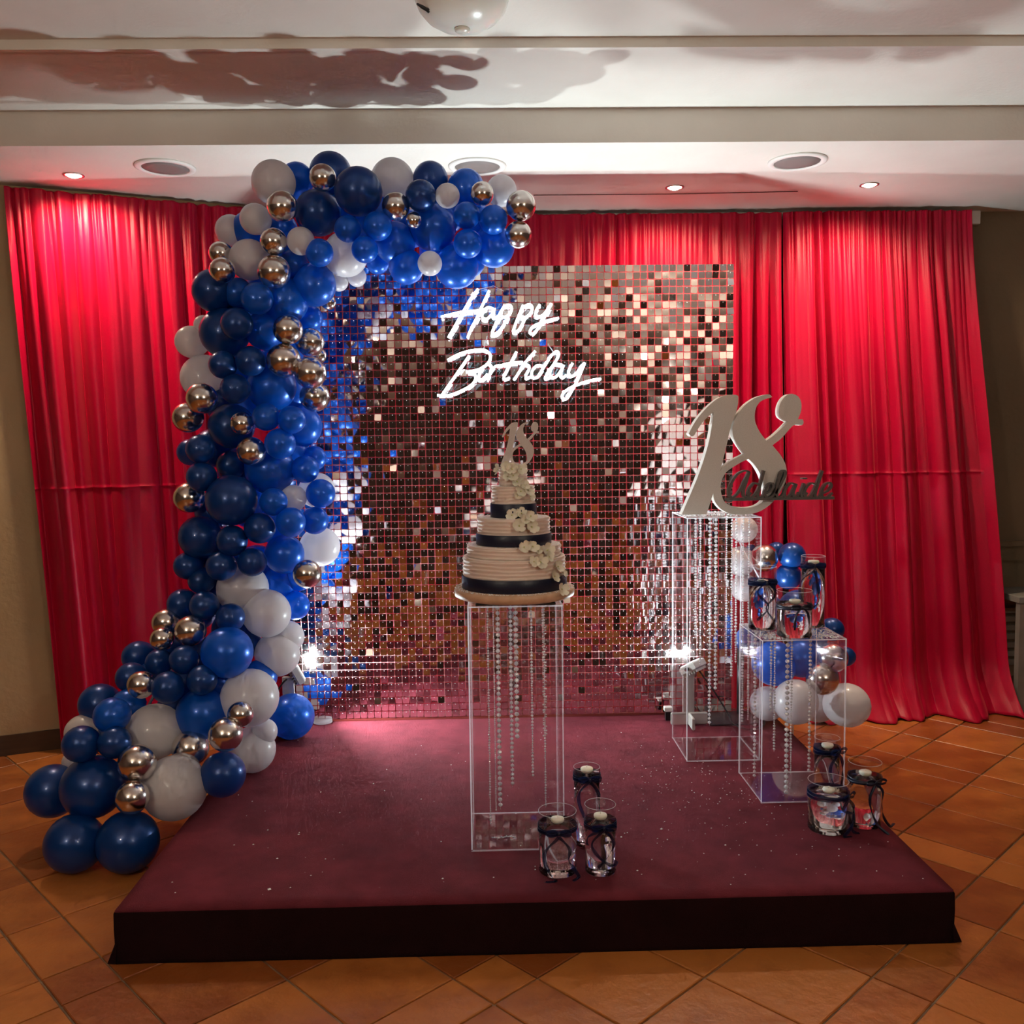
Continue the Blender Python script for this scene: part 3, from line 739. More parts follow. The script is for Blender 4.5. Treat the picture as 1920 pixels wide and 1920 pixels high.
ARCH = [
 (513,342,41,'W',1),(556,338,32,'B',2),(620,326,40,'N',2),(605,333,25,'S',0),(672,359,45,'N',0),(736,339,41,'W',2),(742,387,26,'S',0),
 (807,337,33,'N',2),(789,367,29,'N',0),(839,367,23,'W',0),(873,354,35,'B',2),(904,363,22,'S',0),(940,358,29,'W',1),(977,386,28,'S',0),
 (972,440,25,'S',0),(776,413,15,'S',0),(652,429,25,'B',0),(708,424,27,'B',0),(875,404,25,'B',0),(925,412,27,'B',0),(811,425,45,'B',1),
 (740,455,39,'B',1),(684,468,25,'B',0),(877,457,27,'B',0),(926,462,39,'B',1),(856,500,41,'B',1),(806,494,23,'W',0),(762,500,33,'B',1),
 (708,492,22,'B',2),(648,477,42,'W',1),(669,519,18,'W',2),(635,528,18,'W',2),(596,399,43,'N',1),(529,387,29,'S',0),(479,411,29,'W',1),
 (433,432,29,'W',2),(513,453,25,'S',0),(564,452,26,'W',0),(530,425,25,'B',2),(599,474,26,'B',0),(468,487,38,'W',1),(414,475,22,'S',1),
 (417,507,24,'S',0),(514,509,31,'S',0),(551,496,28,'B',1),(590,534,40,'B',1),(401,545,40,'N',1),(446,549,28,'B',1),(482,560,30,'B',0),
 (534,564,44,'B',1),(579,597,26,'B',2),(616,567,14,'S',2),(421,624,46,'N',1),(444,607,30,'N',0),(496,620,36,'B',1),(540,618,28,'S',0),
 (581,642,27,'S',1),(359,641,30,'W',2),(382,609,18,'W',2),(532,676,32,'S',0),(597,667,15,'S',2),(582,699,30,'S',0),(590,744,28,'S',1),
 (418,684,26,'N',0),(470,677,28,'N',0),(384,708,43,'W',2),(441,729,28,'N',0),(509,725,46,'B',1),(378,747,29,'S',0),(352,783,28,'S',1),
 (434,799,42,'N',1),(454,794,22,'S',0),(499,782,26,'B',0),(547,787,26,'B',0),(563,799,40,'B',2),(525,832,29,'B',0),(471,846,27,'S',0),
 (376,842,27,'N',0),(358,848,25,'N',2),(433,872,27,'N',1),(378,894,28,'N',0),(506,880,47,'B',1),(572,880,26,'B',1),(589,859,23,'B',2),
 (355,933,29,'S',1),(434,938,48,'N',0),(513,941,26,'B',0),(550,934,25,'W',1),(594,919,33,'W',2),(601,925,27,'B',1),(590,976,26,'B',1),
 (545,979,28,'B',0),(487,990,29,'N',0),(376,1007,40,'N',1),(435,1014,29,'N',0),(533,1039,37,'B',1),(600,1025,37,'W',2),(353,1061,26,'N',1),
 (415,1061,28,'N',0),(473,1054,27,'N',0),(576,1076,27,'S',0),(378,1088,25,'N',1),(455,1104,48,'W',1),(521,1091,36,'B',2),(553,1135,27,'B',2),
 (500,1150,45,'W',1),(343,1132,28,'N',1),(383,1135,27,'N',0),(432,1158,27,'N',0),(405,1040,34,'N',2),(470,770,34,'B',2),(480,600,40,'B',2),(470,950,40,'B',2),(410,1110,34,'N',2),
 (312,1167,26,'S',1),(357,1183,29,'S',0),(304,1198,22,'S',0),(426,1223,48,'B',0),(462,1205,28,'N',2),(259,1231,29,'N',2),(298,1242,25,'N',1),
 (345,1237,27,'N',0),(246,1270,28,'N',1),(265,1284,26,'S',0),(315,1289,30,'N',0),(379,1275,28,'N',0),(415,1278,32,'B',1),(520,1227,41,'W',2),
 (540,1194,30,'W',2),(487,1269,32,'B',2),(468,1308,54,'W',1),(379,1338,48,'B',1),(187,1320,38,'N',2),(240,1322,30,'B',1),(210,1341,33,'B',0),
 (156,1372,32,'W',2),(152,1395,34,'N',0),(215,1392,30,'N',0),(290,1372,52,'W',1),(451,1339,24,'S',0),(423,1377,32,'S',0),(357,1403,34,'S',1),
 (473,1408,43,'W',2),(495,1372,25,'W',2),(418,1452,42,'N',1),(327,1477,60,'W',1),(257,1431,35,'S',0),(248,1495,31,'S',0),
 (174,1475,58,'N',1),(99,1483,49,'N',2),(140,1581,54,'N',1),(240,1583,57,'N',1),(137,1428,20,'W',2),(330,1340,40,'N',2),(260,1390,40,'N',2),(420,1310,40,'N',2)]
ga = tag(empty('balloon_garland', (-1.35, 3.3, 0)), 'tall arching garland of blue, white and chrome silver balloons', 'balloon garland')
def gy(px, py):
    if (px, py) in ((473,1408),(495,1372)): return 3.55
    return garland_y(px, py)
ARCH += [(470,430,34,'B',2),(540,470,36,'B',2),(500,540,38,'B',2),(440,580,36,'N',2),(530,660,38,'B',2),(460,700,40,'B',2),(420,760,34,'N',2),(540,740,36,'B',2),(400,840,36,'N',2),(540,850,38,'B',2),(450,880,40,'N',2),(400,960,34,'N',2),(510,980,38,'B',2),(430,1070,40,'N',2),(560,1080,28,'B',2),(480,1060,38,'B',2),
 (440,1180,40,'N',2),(370,1150,32,'N',2),(330,1210,34,'N',2),(390,1230,36,'N',2),(290,1270,32,'N',2),(350,1290,36,'N',2),(230,1360,40,'N',2),(640,400,34,'B',2),(700,400,36,'B',2),(770,430,34,'B',2),(840,400,34,'B',2),(900,420,34,'B',2),(690,440,34,'B',2),(820,470,34,'B',2),(880,490,30,'B',2)]
put_balloons(ga, ARCH, gy, core)
p = at_z(546, 1388, STAGE); d = depth(p)
o = link('balloon', BM['B'], ga, (p.x, p.y + 0.02, STAGE + 43 * d / FPX), (R(70), 0, R(40)), 43 * d / FPX); o['label'] = BL['B']
# nylon line and pole that carry the garland
b = MB(); b.tube(spline([(-1.45, 3.35, 0.2), (-1.35, 3.55, 0.5), (-1.20, 3.85, 0.9), (-1.08, 3.92, 1.4), (-1.02, 3.92, 2.0), (-0.85, 3.88, 2.42), (-0.45, 3.88, 2.50), (-0.05, 3.88, 2.48)], 8), 0.006, 6)
b.build('garland_strip', 'white_paint', ga)

CL = [(1395,993,25,'W',2),(1388,1052,28,'W',2),(1396,1102,26,'W',2),(1408,1029,9,'N',2),(1433,1046,26,'S',1),(1456,1033,17,'N',2),(1485,1042,25,'N',1),(1478,1081,24,'N',1),
      (1452,1244,42,'B',1),(1501,1234,36,'B',1),(1561,1233,28,'S',0),(1542,1272,31,'S',0),(1492,1316,42,'W',0),(1588,1322,41,'W',1),(1532,1350,38,'W',2),
      (1560,1180,22,'N',2),(1586,1231,18,'N',2),(1439,1319,32,'W',2),(1440,1150,34,'N',2),(1500,1140,34,'N',2),(1520,1190,32,'B',2),(1410,1200,30,'N',2)]
gb = tag(empty('balloon_garland', (1.33, 4.0, STAGE)), 'short cluster of navy, white and silver balloons behind the low pedestal', 'balloon garland')
def cy(px, py): return 4.06 if py > 1120 else 4.47
put_balloons(gb, CL, cy, lambda px, py: (1470 if py > 1120 else 1440, py))

b = MB(); b.tube(spline([(1.42, 4.22, STAGE * 0.0 + 0.004), (1.40, 4.22, 0.4), (1.30, 4.25, 0.75), (1.24, 4.58, 1.0), (1.16, 4.60, 1.2)], 8), 0.003, 6)
b.build('garland_strip', 'acrylic_edge', gb)

# ------------------------------------------------------------------ clear pedestals with bead strands
def bead_strand(root, px, y, ztop, bottom_py, size_px, rng, curl=None, dense=False):
    q = at_y(px, bottom_py, y); x = at_y(px, 1100, y).x
    d = depth((x, y, 0.8)) / FPX; s = size_px * d * 0.5
    b = MB(); z = ztop - 0.004
    zb = max(q.z, STAGE + 0.012)
    b.tube([(x, y, ztop), (x, y, zb)], 0.0004, 4)
    def bead(cx, cy_, cz, s_):
        a = rng.uniform(0, 1.57); n = 6; vs = []
        for (rr, zz) in ((0.0, 1.0), (0.75, 0.55), (1.0, 0.0), (0.75, -0.55), (0.0, -1.0)):
            if rr == 0: vs.append((cx, cy_, cz + zz * s_ * 0.95)); continue
            for k in range(n): vs.append((cx + rr * s_ * math.cos(a + k * math.tau / n), cy_ + rr * s_ * math.sin(a + k * math.tau / n), cz + zz * s_ * 0.95))
        fs = []
        for k in range(n):
            k2 = (k + 1) % n
            fs += [(0, 1 + k2, 1 + k), (1 + k, 1 + k2, 7 + k2, 7 + k), (7 + k, 7 + k2, 13 + k2, 13 + k), (13 + k, 13 + k2, 19)]
        fs = [tuple(reversed(f)) for f in fs]
        b.add(vs, fs, 1)
    k = 0
    while z > zb + s:
        f = z - zb
        sz = s * (1.0 if size_px > 6 else (1.0 if (k // 9) % 2 == 0 else 0.72))
        bead(x + rng.uniform(-1, 1) * 0.0006, y, z - sz, sz)
        if dense and z > lerp(zb, ztop, 0.35):
            bead(x + rng.choice((-1, 1)) * 0.0042, y + rng.uniform(-.004, .004), z - sz * 1.3, sz)
        z -= sz * 2.08 + (0.0015 if size_px > 6 else 0.0008); k += 1
    if curl:
        for k in range(14):
            bead(x + 0.006 + k * 0.0058, y - 0.006 - 0.004 * math.sin(k * 0.5), STAGE + 0.012 + 0.0008 * (k % 3), s * 0.8)
    tag(b.build('bead_strand', ['thread', 'crystal'], root), kind='stuff')
def pedestal(x0, x1, y0, y1, zt, label, chips_n, strands, seed):
    r = tag(empty('acrylic_pedestal', ((x0 + x1) / 2, (y0 + y1) / 2, STAGE)), label, 'pedestal', 'clear acrylic pedestals on the stage')
    th = 0.004; z0 = STAGE + 0.002
    def sheet(name, a, c, axis):
        b = MB(); x_, y_, z_ = a; X_, Y_, Z_ = c
        b.box(a, c)
        faces = [2, 2, 1, 0, 1, 0]                # bottom, top: z ; front y; right x; back y; left x
        for k, ax in enumerate(faces): b.m[k] = 0 if ax == axis else 1
        return b.build(name, ['acrylic', 'acrylic_edge'], r)
    sheet('front_panel', (x0, y0, z0), (x1, y0 + th, zt - th), 1)
    sheet('back_panel', (x0, y1 - th, z0), (x1, y1, zt - th), 1)
    sheet('side_panel', (x0, y0 + th, z0 + th), (x0 + th, y1 - th, zt - th), 0)
    sheet('side_panel', (x1 - th, y0 + th, z0 + th), (x1, y1 - th, zt - th), 0)
    sheet('bottom_panel', (x0 + th, y0 + th, z0), (x1 - th, y1 - th, z0 + th), 2)
    sheet('top_panel', (x0, y0, zt - th), (x1, y1, zt), 2)
    rg = random.Random(seed)
    for st_ in strands:
        px, fy, bot, sz = st_[:4]
        bead_strand(r, px, lerp(y0 + 0.02, y1 - 0.02, fy), zt - th, bot, sz, rg, curl=('c' in st_[4:]), dense=('d' in st_[4:]))
    if chips_n:
        sp = [(rg.uniform(x0 + .008, x1 - .008), rg.uniform(y0 + .008, y1 - .008), zt + 0.0005, rg.uniform(0.002, 0.0042)) for _ in range(chips_n)]
        return r, sp
    return r, None
p1, _ = pedestal(-0.083, 0.222, 2.883, 3.188, 0.974, 'clear acrylic pedestal under the tiered cake', 0,
    [(913, .25, 1547, 4.5, 'c'), (924, .35, 1520, 3.6), (932, .15, 1518, 9), (956, .45, 1476, 7.5), (966, .2, 1385, 9.5), (995, .5, 1456, 5.5), (1019, .3, 1514, 4.5, 'd')], 5)
p2, s2 = pedestal(0.790, 1.095, 3.666, 3.971, 1.180, 'tall clear acrylic pedestal carrying the large number 18', 700,
    [(1304, .3, 1197, 5), (1313, .5, 1247, 4.5), (1331, .3, 1361, 6.5), (1342, .15, 1290, 7), (1362, .6, 1244, 4.5), (1372, .5, 1269, 5), (1380, .7, 1244, 5.5), (1393, .4, 1352, 5), (1404, .6, 1350, 4.5)], 6)
p3, s3 = pedestal(0.968, 1.275, 3.222, 3.527, 0.772, 'low clear acrylic pedestal holding three candle vases', 1500,
    [(1404, .9, 1345, 5), (1417, .75, 1469, 6.5), (1447, .3, 1337, 5.5), (1454, .5, 1409, 5), (1478, .2, 1500, 9), (1486, .4, 1453, 5), (1521, .3, 1444, 6.5)], 7)
tag(chips('crystal_gravel', s2, 'crystal_chip'), 'crystal gravel strewn at the foot of the large number 18', 'crystals', kind='stuff')
# ring-free gravel around the vases
V3 = []
# ------------------------------------------------------------------ vases with floating candles
def ribbon_at(c, r, a, z, out=0.0012): return (c[0] + (r + out) * math.cos(a), c[1] + (r + out) * math.sin(a), z)
def vase(c, r, h, z0, zw, rib, bow_a, tails, label, clabel, satin=False):
    """c centre, r radius, h height, zw water level (fraction), rib ribbon height (fraction), bow_a bow bearing, tails list of [(da, z, out)..]"""
    cx, cy_ = c
    root = tag(empty('candle_vase', (cx, cy_, z0)), label, 'vase', 'glass cylinder candle vases')
    z0 += 0.001; n = 48; t = 0.0022; bt = 0.011
    b = MB()
    b.lathe([(r, 0.0), (r, h)], (cx, cy_, z0), n, 0); b.f = b.f[:-2]; b.m = b.m[:-2]; b.sm = b.sm[:-2]
    b.lathe([(r - t, h), (r - t, h * zw)], (cx, cy_, z0), n, 0); b.f = b.f[:-2]; b.m = b.m[:-2]; b.sm = b.sm[:-2]
    b.lathe([(r, h), (r - t * 0.5, h + 0.0012), (r - t, h)], (cx, cy_, z0), n, 1); b.f = b.f[:-2]; b.m = b.m[:-2]; b.sm = b.sm[:-2]
    b.build('glass', ['vase_glass', 'glass_rim'], root)
    b = MB(); b.lathe([(0.0, 0.0005), (r - t, 0.0005), (r - t * 0.6, 0.003), (r - t * 0.6, bt), (0.0, bt)], (cx, cy_, z0), n); b.build('base', 'glass_base', root)
    b = MB(); b.lathe([(0.0, bt + 0.0005), (r - t, bt + 0.0005), (r - t, h * zw - 0.0005), (0.0, h * zw)], (cx, cy_, z0), n); b.build('water', 'water', root)
    m_ = ['navy_ribbon'] if satin else ['organza', 'organza_hem']
    wd = 0.011 if not satin else 0.009
    zr = z0 + h * rib
    def ribbon(pts, wdir, name):
        b = MB(); b.strip(pts, wdir, wd, 0.0005, 0)
        if not satin:
            for s_ in (-1, 1):
                P_ = [Vector(p_) + (Vector(wdir[i] if isinstance(wdir, list) else wdir).normalized() * s_ * wd / 2) for i, p_ in enumerate(pts)]
                b.tube(P_, 0.00045, 4, 1)
        return b.build(name, m_, root)
    ring = [ribbon_at((cx, cy_), r, bow_a + math.tau * k / 40, zr + 0.002 * math.sin(k * 0.31), 0.0014) for k in range(41)]
    ribbon(ring, (0, 0, 1), 'ribbon_band')
    ribbon([ribbon_at((cx, cy_), r, bow_a + math.tau * k / 40, zr - 0.007 + 0.004 * math.sin(k * 0.157 + 1), 0.0022) for k in range(41)], (0.05, 0, 1), 'ribbon_band')
    # bow: knot and two loops standing off the glass
    k0 = Vector(ribbon_at((cx, cy_), r, bow_a, zr, 0.005)); out = Vector((math.cos(bow_a), math.sin(bow_a), 0)); tan = Vector((-math.sin(bow_a), math.cos(bow_a), 0))
    kb = MB(); kb.lathe([(0.0, -0.006), (0.005, -0.004), (0.006, 0.0), (0.005, 0.004), (0.0, 0.006)], k0, 10); kb.build('bow_knot', m_[-1], root)
    for s_ in (-1, 1):
        lp = spline([k0, k0 + tan * s_ * 0.016 + Vector((0, 0, 0.009)) + out * 0.004, k0 + tan * s_ * 0.034 + Vector((0, 0, 0.006)) + out * 0.001, k0 + tan * s_ * 0.036 + Vector((0, 0, -0.002)) + out * 0.004,
                     k0 + tan * s_ * 0.018 + Vector((0, 0, -0.004)) + out * 0.007, k0 + out * 0.002], 6)
        ribbon(lp, out * 0.3 + Vector((0, 0, 1)), 'bow_loop')
    for tl in tails:
        pts, wds = [], []
        cp = spline([(da, zf, ot) for da, zf, ot in tl], 8)
        for i, (da, zf, ot) in enumerate(cp):
            a = bow_a + da; pt = Vector(ribbon_at((cx, cy_), r, a, max(z0 - 0.0005 + h * zf, z0 + 0.0015), 0.003 + ot)); pts.append(pt)
            tw = 0.9 * math.sin(i * 0.28 + tl[0][0] * 9)
            tn = Vector((-math.sin(a), math.cos(a), 0)); o_ = Vector((math.cos(a), math.sin(a), 0))
            wds.append(tn * math.cos(tw) + o_ * math.sin(tw))
        ribbon(pts, wds, 'ribbon_tail')
    # floating candle
    zc = z0 + h * zw; rc = min(0.021, r * 0.62)
    cd_ = tag(empty('floating_candle', (cx, cy_, zc)), clabel, 'candle', 'floating candles')
    b = MB(); b.lathe([(0.0, 0.001), (rc * 0.62, 0.001), (rc * 0.92, 0.006), (rc, 0.012), (rc * 0.93, 0.016), (rc * 0.3, 0.0175), (0.0, 0.0168)], (cx, cy_ - 0.004, zc), 28); b.build('wax_body', 'wax', cd_)
    b = MB(); b.tube([(cx, cy_ - 0.004, zc + 0.016), (cx + 0.0008, cy_ - 0.004, zc + 0.025)], 0.0009, 5); b.build('wick', 'wick', cd_)
    return root
def vase_px(px, rim_py, w, base_py=None, y=None, z0=STAGE):
    p = at_z(px, base_py, z0) if y is None else at_y(px, 1200, y)
    yy = p.y if y is None else y
    r = w / 2 * depth((p.x, yy, z0 + 0.1)) / FPX
    top = at_y(px, rim_py, yy); return (top.x if y is not None else p.x, yy), r, top.z - z0
FRONT = -math.pi / 2
T1 = [[(0, .70, 0), (-.55, .50, .004), (-.75, .32, .003), (-.45, .10, .004), (-.15, .0, .012), (-.5, 0, .026)], [(0, .70, 0), (.5, .50, .004), (.45, .30, .006), (.75, .14, .005), (.9, .01, .015), (.5, 0, .022)]]
T2 = [[(0, .72, 0), (-.7, .5, .003), (-.2, .3, .006), (.55, .16, .003), (.95, .20, .003)], [(0, .72, 0), (.6, .52, .003), (.3, .36, .006), (-.35, .16, .004)], [(-.1, .74, .004), (-.8, .62, .012), (-.9, .48, .012)]]
T3 = [[(0, .88, 0), (-.65, .74, .004), (-.7, .58, .004), (-.2, .38, .006), (.3, .25, .006)], [(0, .88, 0), (.6, .72, .004), (.75, .55, .003), (.7, .40, .003)]]
c, r, h = vase_px(1046, 1520, 72, 1632); vase(c, r, h, STAGE, .80, .76, FRONT + .0, T1, 'wide candle vase with navy organza bow, front corner of the cake pedestal', 'ivory floating candle in the wide vase before the cake pedestal')
c, r, h = vase_px(1126, 1508, 59, 1632); vase(c, r, h, STAGE, .78, .74, FRONT + .1, T2, 'slimmer candle vase with crossed ribbon tails, next to the wide one by the cake pedestal', 'ivory floating candle in the slimmer vase beside the wide one')
c, r, h = vase_px(1100, 1438, 50, y=2.93); vase(c, r, h, STAGE, .93, .90, FRONT + .1, T3, 'tall thin candle vase standing behind the other two by the cake pedestal', 'ivory floating candle in the tall thin vase by the cake pedestal')
TD = [[(0, .72, 0), (-.45, .55, .010), (.25, .40, .012), (.1, .20, .012), (-.4, .02, .010), (-.1, 0, .02)], [(0, .72, 0), (.45, .5, .012), (.5, .3, .012), (.1, .1, .014), (.3, 0, .03)]]
TF = [[(0, .74, 0), (-.35, .55, .004), (-.3, .35, .006), (.0, .12, .012), (.25, .0, .045)], [(0, .74, .0), (.35, .62, .010), (.30, .40, .010), (.45, .20, .012), (.9, .02, .025), (1.3, .0, .045)]]
TE = [[(0, .84, 0), (-.6, .68, .005), (-.5, .5, .006), (0, .34, .008)], [(0, .84, 0), (.6, .68, .005), (.5, .5, .006), (-.1, .34, .008)]]
c, r, h = vase_px(1552, 1463, 74, 1553); vase(c, r, h, STAGE, .74, .77, FRONT + .75, TD, 'wide candle vase with organza bow at the foot of the low pedestal', 'ivory floating candle in the wide vase by the low pedestal')
c, r, h = vase_px(1620, 1428, 60, 1545); vase(c, r, h, STAGE, .78, .76, FRONT + .25, TF, 'candle vase with black satin ribbon at the stage edge by the floor tiles', 'ivory floating candle in the satin ribboned vase at the stage edge', True)
c, r, h = vase_px(1551, 1383, 47, y=3.135); vase(c, r, h, STAGE, .86, .86, FRONT + .5, TE, 'tall thin candle vase behind the wide one at the low pedestal foot', 'ivory floating candle in the thin vase behind at the low pedestal foot')
Z3 = 0.772
TG = [[(0, .80, 0), (-.6, .62, .003), (.1, .40, .005), (-.6, .18, .003)], [(0, .80, 0), (.65, .62, .003), (-.05, .38, .006), (.6, .15, .003)]]
TH = [[(0, .70, 0), (.35, .55, .003), (.45, .25, .004), (.4, .0, .006)], [(0, .70, 0), (-.3, .5, .003), (-.35, .2, .004)]]
TI = [[(0, .82, 0), (-.9, .68, .010), (-1.0, .45, .012), (-.4, .25, .004)], [(0, .82, 0), (.2, .62, .003), (.3, .40, .003), (-.3, .28, .004)]]
cg = vase_px(1430, 1063, 51, y=3.42, z0=Z3); V3.append(cg); vase(*cg, Z3, .72, .77, FRONT + .0, TG, 'candle vase with spiralling organza tails on the low pedestal, beside the tall pedestal', 'ivory floating candle in the spiral ribboned vase on the low pedestal')
ch = vase_px(1490, 1107, 65, y=3.29, z0=Z3); V3.append(ch); vase(*ch, Z3, .70, .68, FRONT + .05, TH, 'short wide candle vase with black satin bow on the low pedestal', 'ivory floating candle in the short wide vase on the low pedestal', True)
ci = vase_px(1525, 1043, 44, y=3.44, z0=Z3); V3.append(ci); vase(*ci, Z3, .88, .88, FRONT - .2, TI, 'tallest candle vase at the back of the low pedestal', 'ivory floating candle in the tallest vase on the low pedestal')
s3 = [s for s in s3 if all(math.hypot(s[0] - v[0][0], s[1] - v[0][1]) > v[1] + 0.004 for v in V3)]
tag(chips('crystal_gravel', s3, 'crystal_chip'), 'crystal gravel around the three vases on the low pedestal', 'crystals', kind='stuff')

# ------------------------------------------------------------------ cake
CX, CYk = 0.072, 3.038
ZB = 0.976
ck = tag(empty('tiered_cake', (CX, CYk, ZB)), 'cream birthday cake of stacked ridged tiers with navy ribbons and flowers', 'cake')
b = MB(); b.box((CX - 0.128, CYk - 0.152, ZB), (CX + 0.128, CYk + 0.125, ZB + 0.006), 0, 0.001); b.build('base_card', 'black_plastic', ck)
b = MB(); b.lathe([(0.0, 0.007), (0.190, 0.007), (0.200, 0.012), (0.202, 0.030), (0.196, 0.038), (0.0, 0.038)], (CX, CYk, ZB), 64); b.build('cake_board', 'board_foil', ck)
sp = []
rg = random.Random(2)
for k in range(700):
    a = rg.uniform(0, 6.283); rr = rg.uniform(0.176, 0.199); sp.append((CX + rr * math.cos(a), CYk + rr * math.sin(a), ZB + 0.0375, rg.uniform(0.0015, 0.0035)))
o = chips('sugar_crystals', sp, 'sugar'); o.parent = ck; o.matrix_parent_inverse = ck.matrix_basis.inverted(); o['kind'] = 'stuff'
def tier(r, z0, z1, rid, seed, lip=True):
    prof = []; n = max(10, int((z1 - z0) / 0.0022))
    prof.append((r * 0.5, z0))
    for k in range(n + 1): prof.append((r, z0 + (z1 - z0) * k / n))
    prof += [(r * 0.985, z1 + 0.0018), (r * 0.93, z1 + 0.002), (r * 0.5, z1 + 0.002), (0.0, z1 + 0.002)]
    def fn(a, rr, z):
        if rr < r * 0.97 or rr == 0: return rr
        w = z + 0.0035 * noise.noise((math.cos(a) * 2.2 + seed, math.sin(a) * 2.2, z * 18)) + 0.0012 * noise.noise((math.cos(a) * 7, math.sin(a) * 7, seed))
        s_ = (w / rid) % 1.0
        return rr + 0.0042 * (s_ ** 1.5) - 0.002 + 0.0012 * noise.noise((math.cos(a) * 9, math.sin(a) * 9, z * 60 + seed))
    b = MB(); b.lathe(prof, (CX, CYk, 0), 110, 0, True, False, fn); b.build('tier', 'icing', ck)
def band(r, z0, z1):
    b = MB(); n = 72
    b.lathe([(r + 0.0045, z0), (r + 0.0052, z0 + 0.001), (r + 0.0052, z1 - 0.001), (r + 0.0045, z1), (r + 0.0025, z1), (r + 0.0025, z0)], (CX, CYk, 0), n, 0, True, True); b.build('ribbon', 'navy_ribbon', ck)
tier(0.171, 1.0142, 1.118, 0.0125, 1); tier(0.157, 1.121, 1.156, 0.0125, 2)
tier(0.121, 1.159, 1.246, 0.0115, 3); tier(0.072, 1.249, 1.349, 0.011, 4); tier(0.047, 1.352, 1.412, 0.010, 5)
band(0.171, 1.0145, 1.057); band(0.121, 1.159, 1.196); band(0.072, 1.249, 1.294)
sp = []
for (r0, r1, z, n) in ((0.126, 0.152, 1.158, 260), (0.078, 0.116, 1.248, 220), (0.050, 0.068, 1.351, 120)):
    for k in range(n):
        a = rg.uniform(0, 6.283); rr = rg.uniform(r0, r1); sp.append((CX + rr * math.cos(a), CYk + rr * math.sin(a), z, rg.uniform(0.0012, 0.0026)))
o = chips('sugar_crystals', sp, 'sugar'); o.parent = ck; o.matrix_parent_inverse = ck.matrix_basis.inverted(); o['kind'] = 'stuff'
def petal_flower(rg, rad):
    b = MB()
    for k in range(5):
        a = k * math.tau / 5 + rg.uniform(-.15, .15); L_ = rad * rg.uniform(.85, 1.1); W_ = rad * 0.48; lift = rg.uniform(0.25, 0.6)
        d = Vector((math.cos(a), math.sin(a), 0)); s_ = Vector((-math.sin(a), math.cos(a), 0)); up = Vector((0, 0, 1))
        rows = [(0.05, 0.12), (0.35, 0.75), (0.65, 1.0), (0.88, 0.85), (1.0, 0.35)]
        vs, fs = [], []
        for i, (l, wv) in enumerate(rows):
            h = rad * (lift * l * l * 0.9 + 0.02)
            for j in (-1, 0, 1):
                vs.append(d * L_ * l + s_ * j * W_ * wv + up * (h + abs(j) * rad * 0.10 + rg.uniform(-.03, .03) * rad))
        for i in range(len(rows) - 1):
            for j in range(2): fs.append((i * 3 + j, i * 3 + j + 1, i * 3 + 4 + j, i * 3 + 3 + j))
        b.add(vs, fs, 0, True)
    b.lathe([(0.0, 0.0), (rad * .14, 0.02 * rad), (rad * .12, rad * .16), (0, rad * .2)], (0, 0, 0), 8, 1)
    return b.mesh('flower', ['petal', 'petal_heart'])
FM = [petal_flower(random.Random(k), 0.020) for k in range(4)]
SURF = [(0.047, 1.352, 1.414), (0.072, 1.249, 1.351), (0.121, 1.159, 1.248), (0.157, 1.121, 1.158), (0.171, 1.014, 1.12), (0.20, 0.98, 1.014)]
rf = random.Random(5)
for (x, y, s) in ((562, 545, .9), (640, 520, .9), (690, 540, 1), (770, 540, 1), (700, 600, 1), (650, 610, .8), (735, 655, 1), (770, 745, 1), (835, 735, 1), (740, 790, .7), (860, 790, .8), (800, 690, .9), (690, 965, 1), (775, 950, 1), (860, 975, 1),
                  (755, 1065, 1.1), (870, 1075, 1.1), (810, 1010, .8), (800, 1260, 1), (880, 1255, 1), (930, 1290, .7), (1010, 1290, 1.2), (950, 1400, 1.2), (890, 1395, .9), (1030, 1350, .8), (1110, 1440, 1.1), (1080, 1530, 1), (1150, 1480, .9), (1165, 1500, .8), (1145, 1650, 1.15)):
    px, py = 820 + x / 4.923, 770 + y / 4.923
    best = None
    d = ray(px, py)
    for (r_, z0, z1) in SURF:            # first cylinder the sight line meets
        aa = d.x * d.x + d.y * d.y; ox, oy = CAM.x - CX, CAM.y - CYk
        bb = 2 * (ox * d.x + oy * d.y); cc = ox * ox + oy * oy - (r_ + 0.006) ** 2; D = bb * bb - 4 * aa * cc
        if D > 0:
            t = (-bb - math.sqrt(D)) / (2 * aa); pt = CAM + d * t
            if z0 - 0.002 <= pt.z <= z1 + 0.012 and (best is None or t < best[0]): best = (t, pt, Vector((pt.x - CX, pt.y - CYk, 0)).normalized())
    if best is None:
        pt = at_y(px, py, CYk - 0.06); nrm = Vector((0, -1, 0.5)).normalized()
    else:
        pt, nrm = best[1], (best[2] + Vector((0, 0, 0.35))).normalized()
    q = nrm.to_track_quat('Z', 'Y').to_euler()
    o = link('flower', FM[rf.randrange(4)], ck, pt, None, s); o.rotation_mode = 'QUATERNION'
    from mathutils import Quaternion
    o.rotation_quaternion = nrm.to_track_quat('Z', 'Y') @ Quaternion((0, 0, 1), rf.uniform(0, 6.28))

